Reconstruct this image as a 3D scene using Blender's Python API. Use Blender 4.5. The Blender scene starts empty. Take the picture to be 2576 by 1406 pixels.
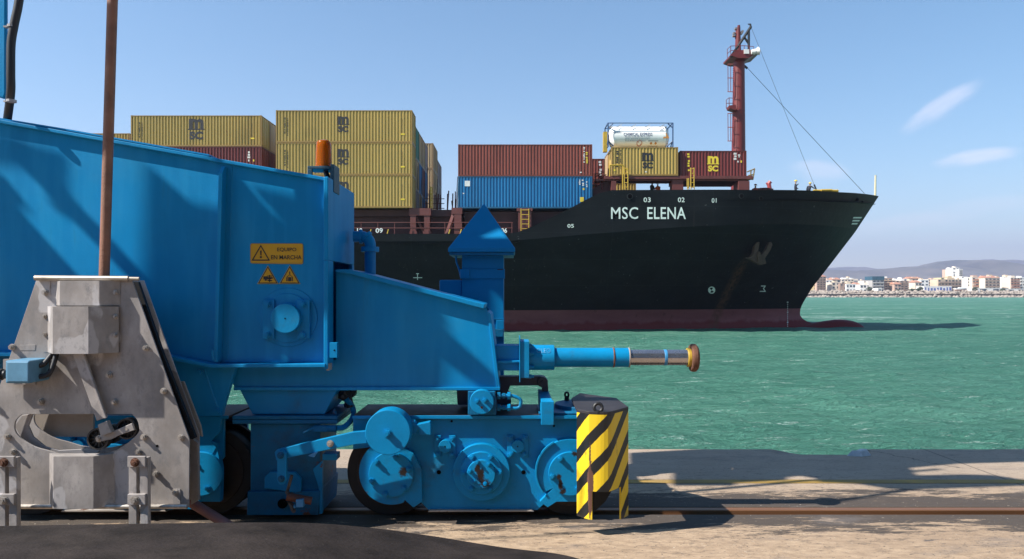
import bpy, bmesh, math, random
from mathutils import Vector, Matrix
from mathutils.bvhtree import BVHTree
from mathutils import noise as mnoise
import numpy as np
random.seed(7)
R = math.radians
S = bpy.context.scene
COL = S.collection

# ------------------------------------------------------------------ camera, light, exposure
F = 1900.0      # focal length for a 2576 px wide picture
CX, HY = 1288.0, 738.0
EYE = 1.6
cam_d = bpy.data.cameras.new('camera'); cam = bpy.data.objects.new('camera', cam_d); COL.objects.link(cam)
cam.location = (0, 0, EYE); cam.rotation_euler = (R(90), 0, 0)
cam_d.sensor_width = 36; cam_d.lens = F / 2576 * 36
cam_d.shift_y = (HY - 703) / 2576
cam_d.clip_end = 30000; cam_d.clip_start = 0.05
S.camera = cam
SUN_TRAVEL = Vector((1.0, 0.32, -1.02)).normalized()
w = bpy.data.worlds.new('World'); S.world = w; w.use_nodes = True
wn, wl = w.node_tree.nodes, w.node_tree.links
wn.clear()
sky = wn.new('ShaderNodeTexSky'); sky.sky_type = 'NISHITA'; sky.sun_disc = False
tos = -SUN_TRAVEL
sky.sun_elevation = math.asin(tos.z)
sky.sun_rotation = math.atan2(tos.x, tos.y)
sky.air_density = 1.0; sky.dust_density = .2; sky.ozone_density = 1.8; sky.altitude = 0
bg = wn.new('ShaderNodeBackground'); bg.inputs[1].default_value = 0.090
wo = wn.new('ShaderNodeOutputWorld')
# thin wispy clouds low over the coast, laid out in sky directions
tc = wn.new('ShaderNodeTexCoord')
def cloud_dir(px, py): return Vector(((px-CX)/F, 1, (HY-py)/F)).normalized()
acc = None
for (px, py, rx, ry, rot, k) in [(2365, 272, .046, .013, 30, .36), (2455, 398, .042, .010, 4, .45), (2060, 432, .036, .016, -12, .28), (2290, 560, .09, .012, 5, .2), (2480, 520, .06, .012, 3, .15)]:
    dv = cloud_dir(px, py)
    mp = wn.new('ShaderNodeMapping'); mp.vector_type = 'TEXTURE'
    az = math.atan2(dv.x, dv.y)
    # rotate so that the direction dv becomes +Y
    m = (Matrix.Rotation(-az, 3, 'Z') @ Matrix.Rotation(math.asin(dv.z), 3, 'X') @ Matrix.Rotation(-R(rot), 3, 'Y'))
    mp.inputs['Rotation'].default_value = m.to_euler()
    wl.new(tc.outputs['Generated'], mp.inputs[0])
    sx = wn.new('ShaderNodeSeparateXYZ'); wl.new(mp.outputs[0], sx.inputs[0])
    nz = wn.new('ShaderNodeTexNoise'); nz.inputs['Scale'].default_value = 1; nz.inputs['Detail'].default_value = 7; nz.inputs['Roughness'].default_value = .62
    mm = wn.new('ShaderNodeMapping'); mm.inputs['Scale'].default_value = (18, 1, 70); wl.new(mp.outputs[0], mm.inputs[0]); wl.new(mm.outputs[0], nz.inputs[0])
    def M(op, a, b=None, c=None):
        n = wn.new('ShaderNodeMath'); n.operation = op
        for i, v in enumerate((a, b, c)):
            if v is None: continue
            if isinstance(v, (int, float)): n.inputs[i].default_value = v
            else: wl.new(v, n.inputs[i])
        return n.outputs[0]
    a = M('DIVIDE', sx.outputs[0], rx); b = M('DIVIDE', sx.outputs[2], ry)
    r2 = M('ADD', M('MULTIPLY', a, a), M('MULTIPLY', b, b))
    core = M('SUBTRACT', 1.0, r2)
    v = M('ADD', core, M('MULTIPLY', M('SUBTRACT', nz.outputs[0], .5), 2.6))
    mr = wn.new('ShaderNodeMapRange'); mr.interpolation_type = 'SMOOTHSTEP'
    mr.inputs[1].default_value = -.3; mr.inputs[2].default_value = 1.5; mr.inputs[4].default_value = k
    wl.new(v, mr.inputs[0])
    fall = wn.new('ShaderNodeMapRange'); fall.inputs[1].default_value = 3.2; fall.inputs[2].default_value = 1.0; wl.new(r2, fall.inputs[0])
    front = M('GREATER_THAN', sx.outputs[1], 0)
    o = M('MULTIPLY', M('MULTIPLY', mr.outputs[0], fall.outputs[0]), front)
    acc = o if acc is None else M('MAXIMUM', acc, o)
hsv = wn.new('ShaderNodeHueSaturation'); hsv.inputs['Saturation'].default_value = 1.22; hsv.inputs['Hue'].default_value = .49; wl.new(sky.outputs[0], hsv.inputs['Color'])
mixc = wn.new('ShaderNodeMix'); mixc.data_type = 'RGBA'
wl.new(acc, mixc.inputs[0]); wl.new(hsv.outputs[0], mixc.inputs[6]); mixc.inputs[7].default_value = (9.2, 8.3, 8.6, 1)
wl.new(mixc.outputs[2], bg.inputs[0]); wl.new(bg.outputs[0], wo.inputs[0])
sun_d = bpy.data.lights.new('sun', 'SUN'); sun_d.energy = 4.9; sun_d.angle = R(.5); sun_d.color = (1, .96, .89)
sun = bpy.data.objects.new('sun', sun_d); COL.objects.link(sun)
sun.rotation_euler = SUN_TRAVEL.to_track_quat('-Z', 'Y').to_euler()
S.view_settings.view_transform = 'Standard'; S.view_settings.look = 'None'
S.view_settings.exposure = 0.95; S.view_settings.gamma = 1
S.render.resolution_x = 1024; S.render.resolution_y = 559
S.render.engine = 'CYCLES'

# ------------------------------------------------------------------ helpers
def pt(px, py, d): return Vector(((px-CX)*d/F, d, EYE-(py-HY)*d/F))
def X_(px, d): return (px-CX)*d/F
def Z_(py, d): return EYE-(py-HY)*d/F
def reg(x0, y0, sc): return lambda x, y: ((x0+x/sc)/1.59006, (y0+y/sc)/1.59006)
R1 = reg(0, 1000, 1.138); R2 = reg(700, 600, 1.406); R3 = reg(900, 1400, 1.682); R4 = reg(1700, 1300, 1.5025)
R5 = reg(2300, 400, 1.406); RT = reg(1400, 550, 1.757); RC = reg(3200, 1000, 2.875); RM = reg(2800, 80, 1.953)
def L(fn, pts): return [fn(*p) for p in pts]

def mat(name, col, rough=.5, metal=0, var=.12, vscale=3, bump=0, bscale=60, rust=0, rscale=6, rustcol=(.12, .045, .02), stretch=None, spec=.5, dirt=0, dirtcol=(.05, .045, .04), patch=None, spots=(), streak=None):
    m = bpy.data.materials.new(name); m.use_nodes = True
    n, l = m.node_tree.nodes, m.node_tree.links
    b = n['Principled BSDF']; b.inputs['Roughness'].default_value = rough; b.inputs['Metallic'].default_value = metal
    b.inputs['Specular IOR Level'].default_value = spec
    t = n.new('ShaderNodeTexCoord'); src = t.outputs['Object']
    g = n.new('ShaderNodeNewGeometry'); src = g.outputs['Position']
    if stretch:
        mp = n.new('ShaderNodeMapping'); mp.inputs['Scale'].default_value = stretch; l.new(src, mp.inputs[0]); src = mp.outputs[0]
    def noise(sc, det=5, ro=.6):
        z = n.new('ShaderNodeTexNoise'); z.inputs['Scale'].default_value = sc; z.inputs['Detail'].default_value = det; z.inputs['Roughness'].default_value = ro
        l.new(src, z.inputs['Vector']); return z.outputs[0]
    def ramp(v, a, bb):
        r = n.new('ShaderNodeMapRange'); r.inputs[1].default_value = a; r.inputs[2].default_value = bb; l.new(v, r.inputs[0]); return r.outputs[0]
    def mix(fac, a, bb):
        x = n.new('ShaderNodeMix'); x.data_type = 'RGBA'; l.new(fac, x.inputs[0])
        for i, v in ((6, a), (7, bb)):
            if isinstance(v, tuple): x.inputs[i].default_value = (*v, 1)
            else: l.new(v, x.inputs[i])
        return x.outputs[2]
    lo = tuple(max(0, c*(1-var)) for c in col); hi = tuple(min(1, c*(1+var)) for c in col)
    c = mix(ramp(noise(vscale), .3, .7), lo, hi)
    if dirt: c = mix(ramp(noise(vscale*.6, 8, .7), .62-dirt*.2, .8), c, dirtcol)
    if streak:
        mq = n.new('ShaderNodeMapping'); mq.inputs['Scale'].default_value = (1, 1, .12); l.new(g.outputs['Position'], mq.inputs[0])
        zq = n.new('ShaderNodeTexNoise'); zq.inputs['Scale'].default_value = 14; zq.inputs['Detail'].default_value = 6; l.new(mq.outputs[0], zq.inputs['Vector'])
        c = mix(ramp(zq.outputs[0], .45, .85), c, streak)
        fd = ramp(noise(.8, 7, .65), .50, .66); fm = n.new('ShaderNodeMath'); fm.operation = 'MULTIPLY'; fm.inputs[1].default_value = .38; l.new(fd, fm.inputs[0])
        c = mix(fm.outputs[0], c, (.03, .27, .46))
        z2 = n.new('ShaderNodeTexNoise'); z2.inputs['Scale'].default_value = 7; z2.inputs['Detail'].default_value = 9; z2.inputs['Roughness'].default_value = .7; l.new(mq.outputs[0], z2.inputs['Vector'])
        f2 = ramp(z2.outputs[0], .60, .74); m2 = n.new('ShaderNodeMath'); m2.operation = 'MULTIPLY'; m2.inputs[1].default_value = .45; l.new(f2, m2.inputs[0])
        c = mix(m2.outputs[0], c, (.01, .09, .17))
    if patch:
        c = mix(ramp(noise(patch[1], 3, .45), patch[2], patch[2]+.012), c, patch[0])
        c = mix(ramp(noise(18, 8, .75), .52, .70), c, tuple(x*.5 for x in patch[0]))
    for (sx_, sz_, rx_, rz_) in spots:      # rust blooms at given places (world X, Z), ragged edges
        sp = n.new('ShaderNodeSeparateXYZ'); l.new(g.outputs['Position'], sp.inputs[0])
        def ma(op, a, bb):
            q = n.new('ShaderNodeMath'); q.operation = op
            for i, v in enumerate((a, bb)):
                if isinstance(v, (int, float)): q.inputs[i].default_value = v
                else: l.new(v, q.inputs[i])
            return q.outputs[0]
        ex = ma('DIVIDE', ma('SUBTRACT', sp.outputs[0], sx_), rx_); ez = ma('DIVIDE', ma('SUBTRACT', sp.outputs[2], sz_), rz_)
        dd = ma('SQRT', ma('ADD', ma('MULTIPLY', ex, ex), ma('MULTIPLY', ez, ez)), 0)
        c = mix(ramp(ma('ADD', dd, ma('MULTIPLY', ma('SUBTRACT', noise(45, 6, .7), .5), 2.4)), 1.25, .7), c, (.024, .016, .014))
    if rust:
        f = ramp(noise(rscale, 9, .72), .72-rust*.2, .76-rust*.2); c = mix(f, c, rustcol)
    l.new(c, b.inputs['Base Color'])
    rr = ramp(noise(vscale*2.7), 0, 1); q = n.new('ShaderNodeMapRange'); l.new(rr, q.inputs[0]); q.inputs[3].default_value = max(0, rough-.12); q.inputs[4].default_value = min(1, rough+.12); l.new(q.outputs[0], b.inputs['Roughness'])
    if bump:
        bp = n.new('ShaderNodeBump'); bp.inputs['Strength'].default_value = bump; bp.inputs['Distance'].default_value = .01
        l.new(noise(bscale, 3), bp.inputs['Height']); l.new(bp.outputs[0], b.inputs['Normal'])
    return m

BLUE = mat('blue_paint', (.0, .215, .475), .45, spec=.22, var=.13, vscale=1.3, bump=.07, bscale=70, rust=.09, rscale=14, streak=(.01, .27, .54))
BLUE_B = mat('blue_paint_bogie', (.0, .215, .45), .48, spec=.25, var=.13, vscale=4, bump=.12, bscale=50, rust=.28, rscale=7, dirt=.25, dirtcol=(.03, .10, .16))
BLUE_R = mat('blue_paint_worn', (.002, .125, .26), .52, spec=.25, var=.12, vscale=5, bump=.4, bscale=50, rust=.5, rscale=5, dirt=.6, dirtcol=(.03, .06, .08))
BLUE_W = mat('blue_vinyl', (.05, .25, .48), .4, var=.06)
STEEL = mat('weathered_steel', (.36, .325, .305), .55, metal=.15, var=.35, vscale=4, bump=.07, bscale=30, dirt=.8, dirtcol=(.21, .18, .16), patch=((.46, .43, .42), 3.2, .58), stretch=(1, 1, .6))
STEEL_P = mat('patched_steel', (.36, .33, .32), .5, metal=.2, var=.10, vscale=8, rust=.05, rscale=20)
STEEL_R = mat('rusty_grey_plate', (.34, .29, .25), .6, var=.2, vscale=4, rust=.62, rscale=4)
BOLT = mat('bolt_zinc', (.42, .38, .34), .4, metal=.5, var=.3, vscale=30)
RUSTPIPE = mat('rusty_pipe', (.25, .115, .07), .65, var=.25, vscale=6, bump=.3, bscale=80, dirt=.4, dirtcol=(.30, .17, .11))
RUST = mat('rust', (.14, .060, .034), .85, var=.4, vscale=20, bump=.5, bscale=60)
RUBBER = mat('black_rubber', (.020, .0155, .015), .85, spec=.2, var=.5, vscale=6, bump=.6, bscale=70, dirt=.9, dirtcol=(.045, .035, .031), rust=.30, rscale=30, rustcol=(.09, .08, .07), stretch=(.5, 1, 1))
BLACK = mat('black_paint', (.014, .014, .016), .5, var=.3, vscale=8, rust=.1)
WHEEL = mat('wheel_steel', (.012, .010, .010), .6, metal=.1, var=.3, vscale=9, rust=.06)
TYRE = mat('wheel_tread', (.026, .018, .015), .5, metal=.3, var=.3, vscale=9)
DARK = mat('dark_hole', (.004, .004, .004), 1, var=0, spec=0)
CHROME = mat('chrome_rod', (.40, .39, .41), .26, metal=.9, var=.12, vscale=6)
YEL = mat('yellow_sign', (.62, .32, .006), .35, var=.04)
YELP = mat('yellow_paint', (.48, .31, .03), .5, var=.15)
HOSE = mat('black_hose', (.022, .022, .026), .55, var=.2)
TIN = mat('top_plate_dark', (.026, .022, .025), .6, var=.35, vscale=5, dirt=.4, rust=.25)

def tag(o, label=None, cat=None, group=None, kind=None):
    if label: o['label'] = label
    if cat: o['category'] = cat
    if group: o['group'] = group
    if kind: o['kind'] = kind
    return o
def thing(name, label, cat, loc=(0, 0, 0), group=None):
    o = bpy.data.objects.new(name, None); COL.objects.link(o); o.location = loc; o.empty_display_size = .2
    return tag(o, label, cat, group)
def wloc(o):
    v = Vector((0, 0, 0))
    while o: v = v + o.location; o = o.parent
    return v
def obj(name, bm, m, parent=None, bevel=0, smooth=False, weld=False):
    """links a bmesh given in world coordinates as ONE object under parent"""
    if weld: bmesh.ops.remove_doubles(bm, verts=bm.verts, dist=1e-4)
    bmesh.ops.recalc_face_normals(bm, faces=bm.faces)
    if parent is not None:
        bm.transform(Matrix.Translation(-wloc(parent)))
    me = bpy.data.meshes.new(name); bm.to_mesh(me); bm.free()
    for mm in (m if isinstance(m, (list, tuple)) else [m]): me.materials.append(mm)
    o = bpy.data.objects.new(name, me); COL.objects.link(o)
    if parent is not None: o.parent = parent
    if smooth:
        for p in me.polygons: p.use_smooth = True
        me.set_sharp_from_angle(angle=R(38))
    if bevel:
        b = o.modifiers.new('bevel', 'BEVEL'); b.width = bevel; b.segments = 2; b.limit_method = 'ANGLE'; b.angle_limit = R(40)
    return o
def copy_tree(o, parent=None):
    c = o.copy(); COL.objects.link(c); c.parent = parent
    for ch in list(o.children): copy_tree(ch, c)
    return c

def bmn(): return bmesh.new()
def prism(bm, poly, d0, d1, dref=None, mi=0):
    """polygon in picture px on the plane d0, extruded away to d1"""
    dref = dref or d0
    f = [bm.verts.new((X_(x, dref), d0, Z_(y, dref))) for x, y in poly]
    b = [bm.verts.new((X_(x, dref), d1, Z_(y, dref))) for x, y in poly]
    n = len(poly); fs = [bm.faces.new(f), bm.faces.new(b[::-1])]
    for i in range(n): fs.append(bm.faces.new((f[i], b[i], b[(i+1) % n], f[(i+1) % n])))
    for x in fs: x.material_index = mi
    return fs
def rect(x0, y0, x1, y1): return [(x0, y0), (x1, y0), (x1, y1), (x0, y1)]
def holed(bm, outer, holes, d0, d1):
    loops = []
    es = []
    for lp in [outer]+holes:
        vs = [bm.verts.new((X_(x, d0), d0, Z_(y, d0))) for x, y in lp]
        es += [bm.edges.new((vs[i], vs[(i+1) % len(vs)])) for i in range(len(vs))]; loops.append(vs)
    r = bmesh.ops.triangle_fill(bm, use_beauty=True, use_dissolve=False, edges=es)
    fs = [g for g in r['geom'] if isinstance(g, bmesh.types.BMFace)]
    e = bmesh.ops.extrude_face_region(bm, geom=fs)
    bmesh.ops.translate(bm, verts=[v for v in e['geom'] if isinstance(v, bmesh.types.BMVert)], vec=(0, d1-d0, 0))
def box(bm, a, b, mi=0):
    x0, y0, z0 = a; x1, y1, z1 = b
    v = [bm.verts.new(p) for p in ((x0, y0, z0), (x1, y0, z0), (x1, y1, z0), (x0, y1, z0), (x0, y0, z1), (x1, y0, z1), (x1, y1, z1), (x0, y1, z1))]
    for q in ((0, 3, 2, 1), (4, 5, 6, 7), (0, 1, 5, 4), (1, 2, 6, 5), (2, 3, 7, 6), (3, 0, 4, 7)):
        f = bm.faces.new([v[i] for i in q]); f.material_index = mi
def cyl(bm, p0, p1, r0, r1=None, seg=24, mi=0, rings=None):
    p0, p1 = Vector(p0), Vector(p1); r1 = r0 if r1 is None else r1
    ax = (p1-p0).normalized(); u = ax.orthogonal().normalized(); v = ax.cross(u)
    A = [bm.verts.new(p0+(u*math.cos(t)+v*math.sin(t))*r0) for t in [2*math.pi*i/seg for i in range(seg)]]
    B = [bm.verts.new(p1+(u*math.cos(t)+v*math.sin(t))*r1) for t in [2*math.pi*i/seg for i in range(seg)]]
    fs = [bm.faces.new(A[::-1]), bm.faces.new(B)]
    for i in range(seg): fs.append(bm.faces.new((A[i], A[(i+1) % seg], B[(i+1) % seg], B[i])))
    for f in fs: f.material_index = mi
def disc(bm, px, py, rp, d0, d1, seg=40, mi=0, dref=None, r2=None):
    d = dref or d0; x, z = X_(px, d), Z_(py, d); r = rp*d/F
    cyl(bm, (x, d1, z), (x, d0, z), r if r2 is None else r2*d/F, r, seg, mi)
def tube(bm, pts, r, seg=10, mi=0, cap=True):
    pts = [Vector(p) for p in pts]; rings = []
    up = None
    for i, p in enumerate(pts):
        t = (pts[min(i+1, len(pts)-1)]-pts[max(i-1, 0)]).normalized()
        if up is None: up = t.orthogonal().normalized()
        up = (up - t*up.dot(t)).normalized(); v = t.cross(up)
        rr = r[i] if isinstance(r, (list, tuple)) else r
        rings.append([bm.verts.new(p+(up*math.cos(a)+v*math.sin(a))*rr) for a in [2*math.pi*k/seg for k in range(seg)]])
    for a, b in zip(rings, rings[1:]):
        for k in range(seg):
            f = bm.faces.new((a[k], a[(k+1) % seg], b[(k+1) % seg], b[k])); f.material_index = mi
    if cap:
        bm.faces.new(rings[0][::-1]).material_index = mi; bm.faces.new(rings[-1]).material_index = mi
def spline(pts, n=8):
    P = [Vector(p) for p in pts]; out = []
    for i in range(len(P)-1):
        p0, p1, p2, p3 = P[max(i-1, 0)], P[i], P[i+1], P[min(i+2, len(P)-1)]
        for k in range(n):
            t = k/n
            out.append(.5*((2*p1)+(p2-p0)*t+(2*p0-5*p1+4*p2-p3)*t*t+(-p0+3*p1-3*p2+p3)*t**3))
    return out+[P[-1]]
def plan_prism(bm, plan, z0, z1, mi=0):
    """plan: (X, Y) world points, extruded from z0 to z1"""
    a = [bm.verts.new((x, y, z0)) for x, y in plan]; b = [bm.verts.new((x, y, z1)) for x, y in plan]
    bm.faces.new(a[::-1]).material_index = mi; bm.faces.new(b).material_index = mi
    n = len(plan)
    for i in range(n): bm.faces.new((a[i], a[(i+1) % n], b[(i+1) % n], b[i])).material_index = mi
def hexbolt(bm, px, py, d, rp=8, h=.012, washer=True, mi=0):
    x, z = X_(px, d), Z_(py, d); r = rp*d/F
    if washer: cyl(bm, (x, d, z), (x, d-.004, z), r*1.25, seg=16, mi=mi)
    cyl(bm, (x, d-.003, z), (x, d-h, z), r, seg=6, mi=mi)
    cyl(bm, (x, d-h+.001, z), (x, d-h-.008, z), r*.55, seg=10, mi=mi)
def textmesh(s, size, bold=0.0, spacing=1.0):
    cu = bpy.data.curves.new('t', 'FONT'); cu.body = s; cu.size = size; cu.offset = bold; cu.space_character = spacing
    cu.align_x = 'CENTER'; cu.align_y = 'CENTER'; cu.resolution_u = 3
    o = bpy.data.objects.new('t', cu); COL.objects.link(o)
    dg = bpy.context.evaluated_depsgraph_get(); dg.update()
    me = bpy.data.meshes.new_from_object(o.evaluated_get(dg))
    bm = bmesh.new(); bm.from_mesh(me); bpy.data.objects.remove(o); bpy.data.curves.remove(cu); bpy.data.meshes.remove(me)
    return bm
def text_at(bm, s, x, y, z, width, height, depth=0, bold=0.0, spacing=1.0, skew=0):
    """adds lettering facing -Y, fitted to width x height, centred on (x, z)"""
    t = textmesh(s, 1, bold, spacing)
    xs = [v.co.x for v in t.verts]; ys = [v.co.y for v in t.verts]
    cx, cy = (min(xs)+max(xs))/2, (min(ys)+max(ys))/2; sx = width/(max(xs)-min(xs)); sy = height/(max(ys)-min(ys))
    vm = {}
    for v in t.verts: vm[v] = bm.verts.new((x+(v.co.x-cx)*sx+skew*(v.co.y-cy)*sy, y, z+(v.co.y-cy)*sy))
    for f in t.faces:
        try: bm.faces.new([vm[v] for v in f.verts])
        except ValueError: pass
    t.free()

#==SETTING==
# ------------------------------------------------------------------ quay
WATER_Z = -1.95
def ground_mat():
    m = bpy.data.materials.new('quay_concrete'); m.use_nodes = True
    n, l = m.node_tree.nodes, m.node_tree.links; b = n['Principled BSDF']; b.inputs['Roughness'].default_value = .85
    g = n.new('ShaderNodeNewGeometry'); P = g.outputs['Position']
    def mp(s):
        q = n.new('ShaderNodeMapping'); q.inputs['Scale'].default_value = s; l.new(P, q.inputs[0]); return q.outputs[0]
    def nz(v, sc, det=6, ro=.65):
        z = n.new('ShaderNodeTexNoise'); z.inputs['Scale'].default_value = sc; z.inputs['Detail'].default_value = det; z.inputs['Roughness'].default_value = ro; l.new(v, z.inputs['Vector']); return z.outputs[0]
    def mr(v, a, bb, c=0, d=1):
        r = n.new('ShaderNodeMapRange'); r.inputs[1].default_value = a; r.inputs[2].default_value = bb; r.inputs[3].default_value = c; r.inputs[4].default_value = d; l.new(v, r.inputs[0]); return r.outputs[0]
    def ma(op, a, bb):
        q = n.new('ShaderNodeMath'); q.operation = op
        for i, v in enumerate((a, bb)):
            if isinstance(v, (int, float)): q.inputs[i].default_value = v
            else: l.new(v, q.inputs[i])
        return q.outputs[0]
    def mix(f, a, bb):
        x = n.new('ShaderNodeMix'); x.data_type = 'RGBA'; l.new(f, x.inputs[0])
        for i, v in ((6, a), (7, bb)):
            if isinstance(v, tuple): x.inputs[i].default_value = (*v, 1)
            else: l.new(v, x.inputs[i])
        return x.outputs[2]
    sp = n.new('ShaderNodeSeparateXYZ'); l.new(P, sp.inputs[0]); Y = sp.outputs[1]; Xc = sp.outputs[0]
    c = mix(mr(nz(mp((.35, 1, 1)), 1.3), .3, .7), (.33, .232, .152), (.50, .362, .238))
    c = mix(mr(nz(mp((1, 2, 1)), 9, 8), .35, .75), c, (.24, .165, .105))
    # greyer old concrete beyond the rail
    c = mix(mr(Y, 5.9, 6.6), c, mix(mr(nz(mp((.4, 1, 1)), 2.2), .3, .7), (.29, .22, .16), (.38, .295, .22)))
    # grease and rubber dirt along the rail, streaked along the track
    dist = ma('ABSOLUTE', ma('SUBTRACT', Y, 5.6), 0)
    st = nz(mp((.5, 2.2, 1)), 3.0, 12, .78)
    band = ma('SUBTRACT', mr(dist, 0.04, .95, 1.15, -.28), ma('MULTIPLY', mr(st, .38, .62), .85))
    c = mix(mr(band, .0, .16, 0, .90), c, (.034, .026, .022))
    fine = nz(mp((.8, 1.8, 1)), 9, 12, .82)
    c = mix(ma('MULTIPLY', mr(fine, .53, .58), mr(dist, .2, 1.3, .8, .22)), c, (.06, .048, .04))
    # blotchy oil stains
    c = mix(ma('MULTIPLY', mr(nz(mp((.55, 1.4, 1)), 1.9, 7), .56, .66), .55), c, (.13, .11, .10))
    sm = nz(mp((.8, 3.2, 1)), 3.1, 5); c = mix(ma('MULTIPLY', mr(sm, .67, .70), .8), c, (.05, .05, .06))
    # pits and chips
    pit = nz(mp((1, 1.6, 1)), 30, 3); c = mix(mr(pit, .635, .66), c, (.05, .042, .035)); c = mix(mr(pit, .33, .30), c, (.50, .42, .33))
    # slab joints
    ck = ma('ABSOLUTE', ma('SUBTRACT', ma('ADD', Xc, ma('MULTIPLY', nz(mp((1, 1, 1)), 5, 6), .30)), ma('ADD', 3.90, ma('MULTIPLY', ma('SUBTRACT', 7.5, Y), .62))), 0)
    c = mix(ma('MULTIPLY', mr(ck, .012, .004), ma('MULTIPLY', mr(Y, 6.9, 6.95), mr(Y, 7.9, 7.8))), c, (.05, .04, .03))
    jx = ma('ABSOLUTE', ma('SUBTRACT', ma('FRACT', ma('DIVIDE', ma('ADD', ma('SUBTRACT', Xc, ma('MULTIPLY', ma('SUBTRACT', 0, Y), .02)), .62), 5.0), 0), .5), 0)
    c = mix(mr(ma('ADD', jx, ma('MULTIPLY', nz(mp((1, 1, 1)), 8, 2), .0012)), .4982, .4990, 0, .7), c, (.08, .065, .05))
    l.new(c, b.inputs['Base Color'])
    bp = n.new('ShaderNodeBump'); bp.inputs['Strength'].default_value = .5; bp.inputs['Distance'].default_value = .012
    l.new(nz(mp((1, 1.5, 1)), 22, 8, .7), bp.inputs['Height']); l.new(bp.outputs[0], b.inputs['Normal'])
    return m
QUAY = ground_mat()
EDGE = 7.76; N0, N1 = X_(1978, 7.64), X_(2170, 7.64)
bm = bmn()
near = [(-60, -25), (60, -25), (60, 5.47), (-60, 5.47)]
plan_prism(bm, near, -3.2, 0)
rr = random.Random(3)
def chip(x0, x1, y, n, a): return [(x0+(x1-x0)*i/n, y+rr.uniform(-a, a)) for i in range(n+1)]
far = [(60, 5.66)] + [(60, EDGE)] + chip(20, N1+.06, EDGE, 40, .006) + [(N1+.02, EDGE-.13), (N1-.08, EDGE-.24)] + chip(N1-.12, N0+.1, EDGE-.265, 12, .008) + [(N0+.03, EDGE-.19), (N0-.03, EDGE-.1), (N0-.09, EDGE-.02)] + chip(N0-.14, -20, EDGE, 60, .006) + [(-60, EDGE), (-60, 5.66)]
plan_prism(bm, far[::-1], -3.2, 0)
box(bm, (-60, 5.47, -3.2), (60, 5.66, -.055))
tag(obj('quay', bm, QUAY, bevel=.008), kind='structure')
bm = bmn(); # yellow safety line, worn
box(bm, (-60, 6.36, -.01), (60, 6.475, .004))
YL = mat('line_paint', (.33, .20, .035), .75, var=.25, vscale=3, dirt=1.1, dirtcol=(.20, .14, .075), rust=.55, rscale=16, rustcol=(.17, .135, .10))
tag(obj('painted_line', bm, YL), kind='structure')
bm = bmn(); box(bm, (-60, 5.53, -.06), (60, 5.605, .012)); box(bm, (-60, 5.50, -.056), (60, 5.53, -.045))
RAILM = mat('rail_steel', (.21, .095, .042), .5, metal=.35, var=.25, vscale=2, stretch=(.2, 4, 4), dirt=.2)
tag(obj('crane_rail', bm, RAILM, bevel=.008), 'rusty brown crane rail set flush in the quay, running under the wheels rightwards', 'rail')
bm = bmn()
plan = [(N1-.26, EDGE-.33), (N1-.17, EDGE-.27), (N1-.05, EDGE-.19), (N1+.03, EDGE-.22), (N1+.0, EDGE-.31), (N1-.12, EDGE-.36)]
lo = [bm.verts.new((x, y, -.002)) for x, y in plan]; cx = sum(p[0] for p in plan)/6; cy = sum(p[1] for p in plan)/6
hi = [bm.verts.new((cx+(x-cx)*.6, cy+(y-cy)*.55, .05+rr.uniform(-.012, .014))) for x, y in plan]
bm.faces.new(lo[::-1]); bm.faces.new(hi)
for i in range(6): bm.faces.new((lo[i], lo[(i+1) % 6], hi[(i+1) % 6], hi[i]))
tag(obj('rubble_stone', bm, mat('pale_stone', (.55, .55, .56), .8, var=.2, vscale=20, bump=.6), bevel=.006), 'small pale broken lump lying in the notch of the quay edge', 'stone')

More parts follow.
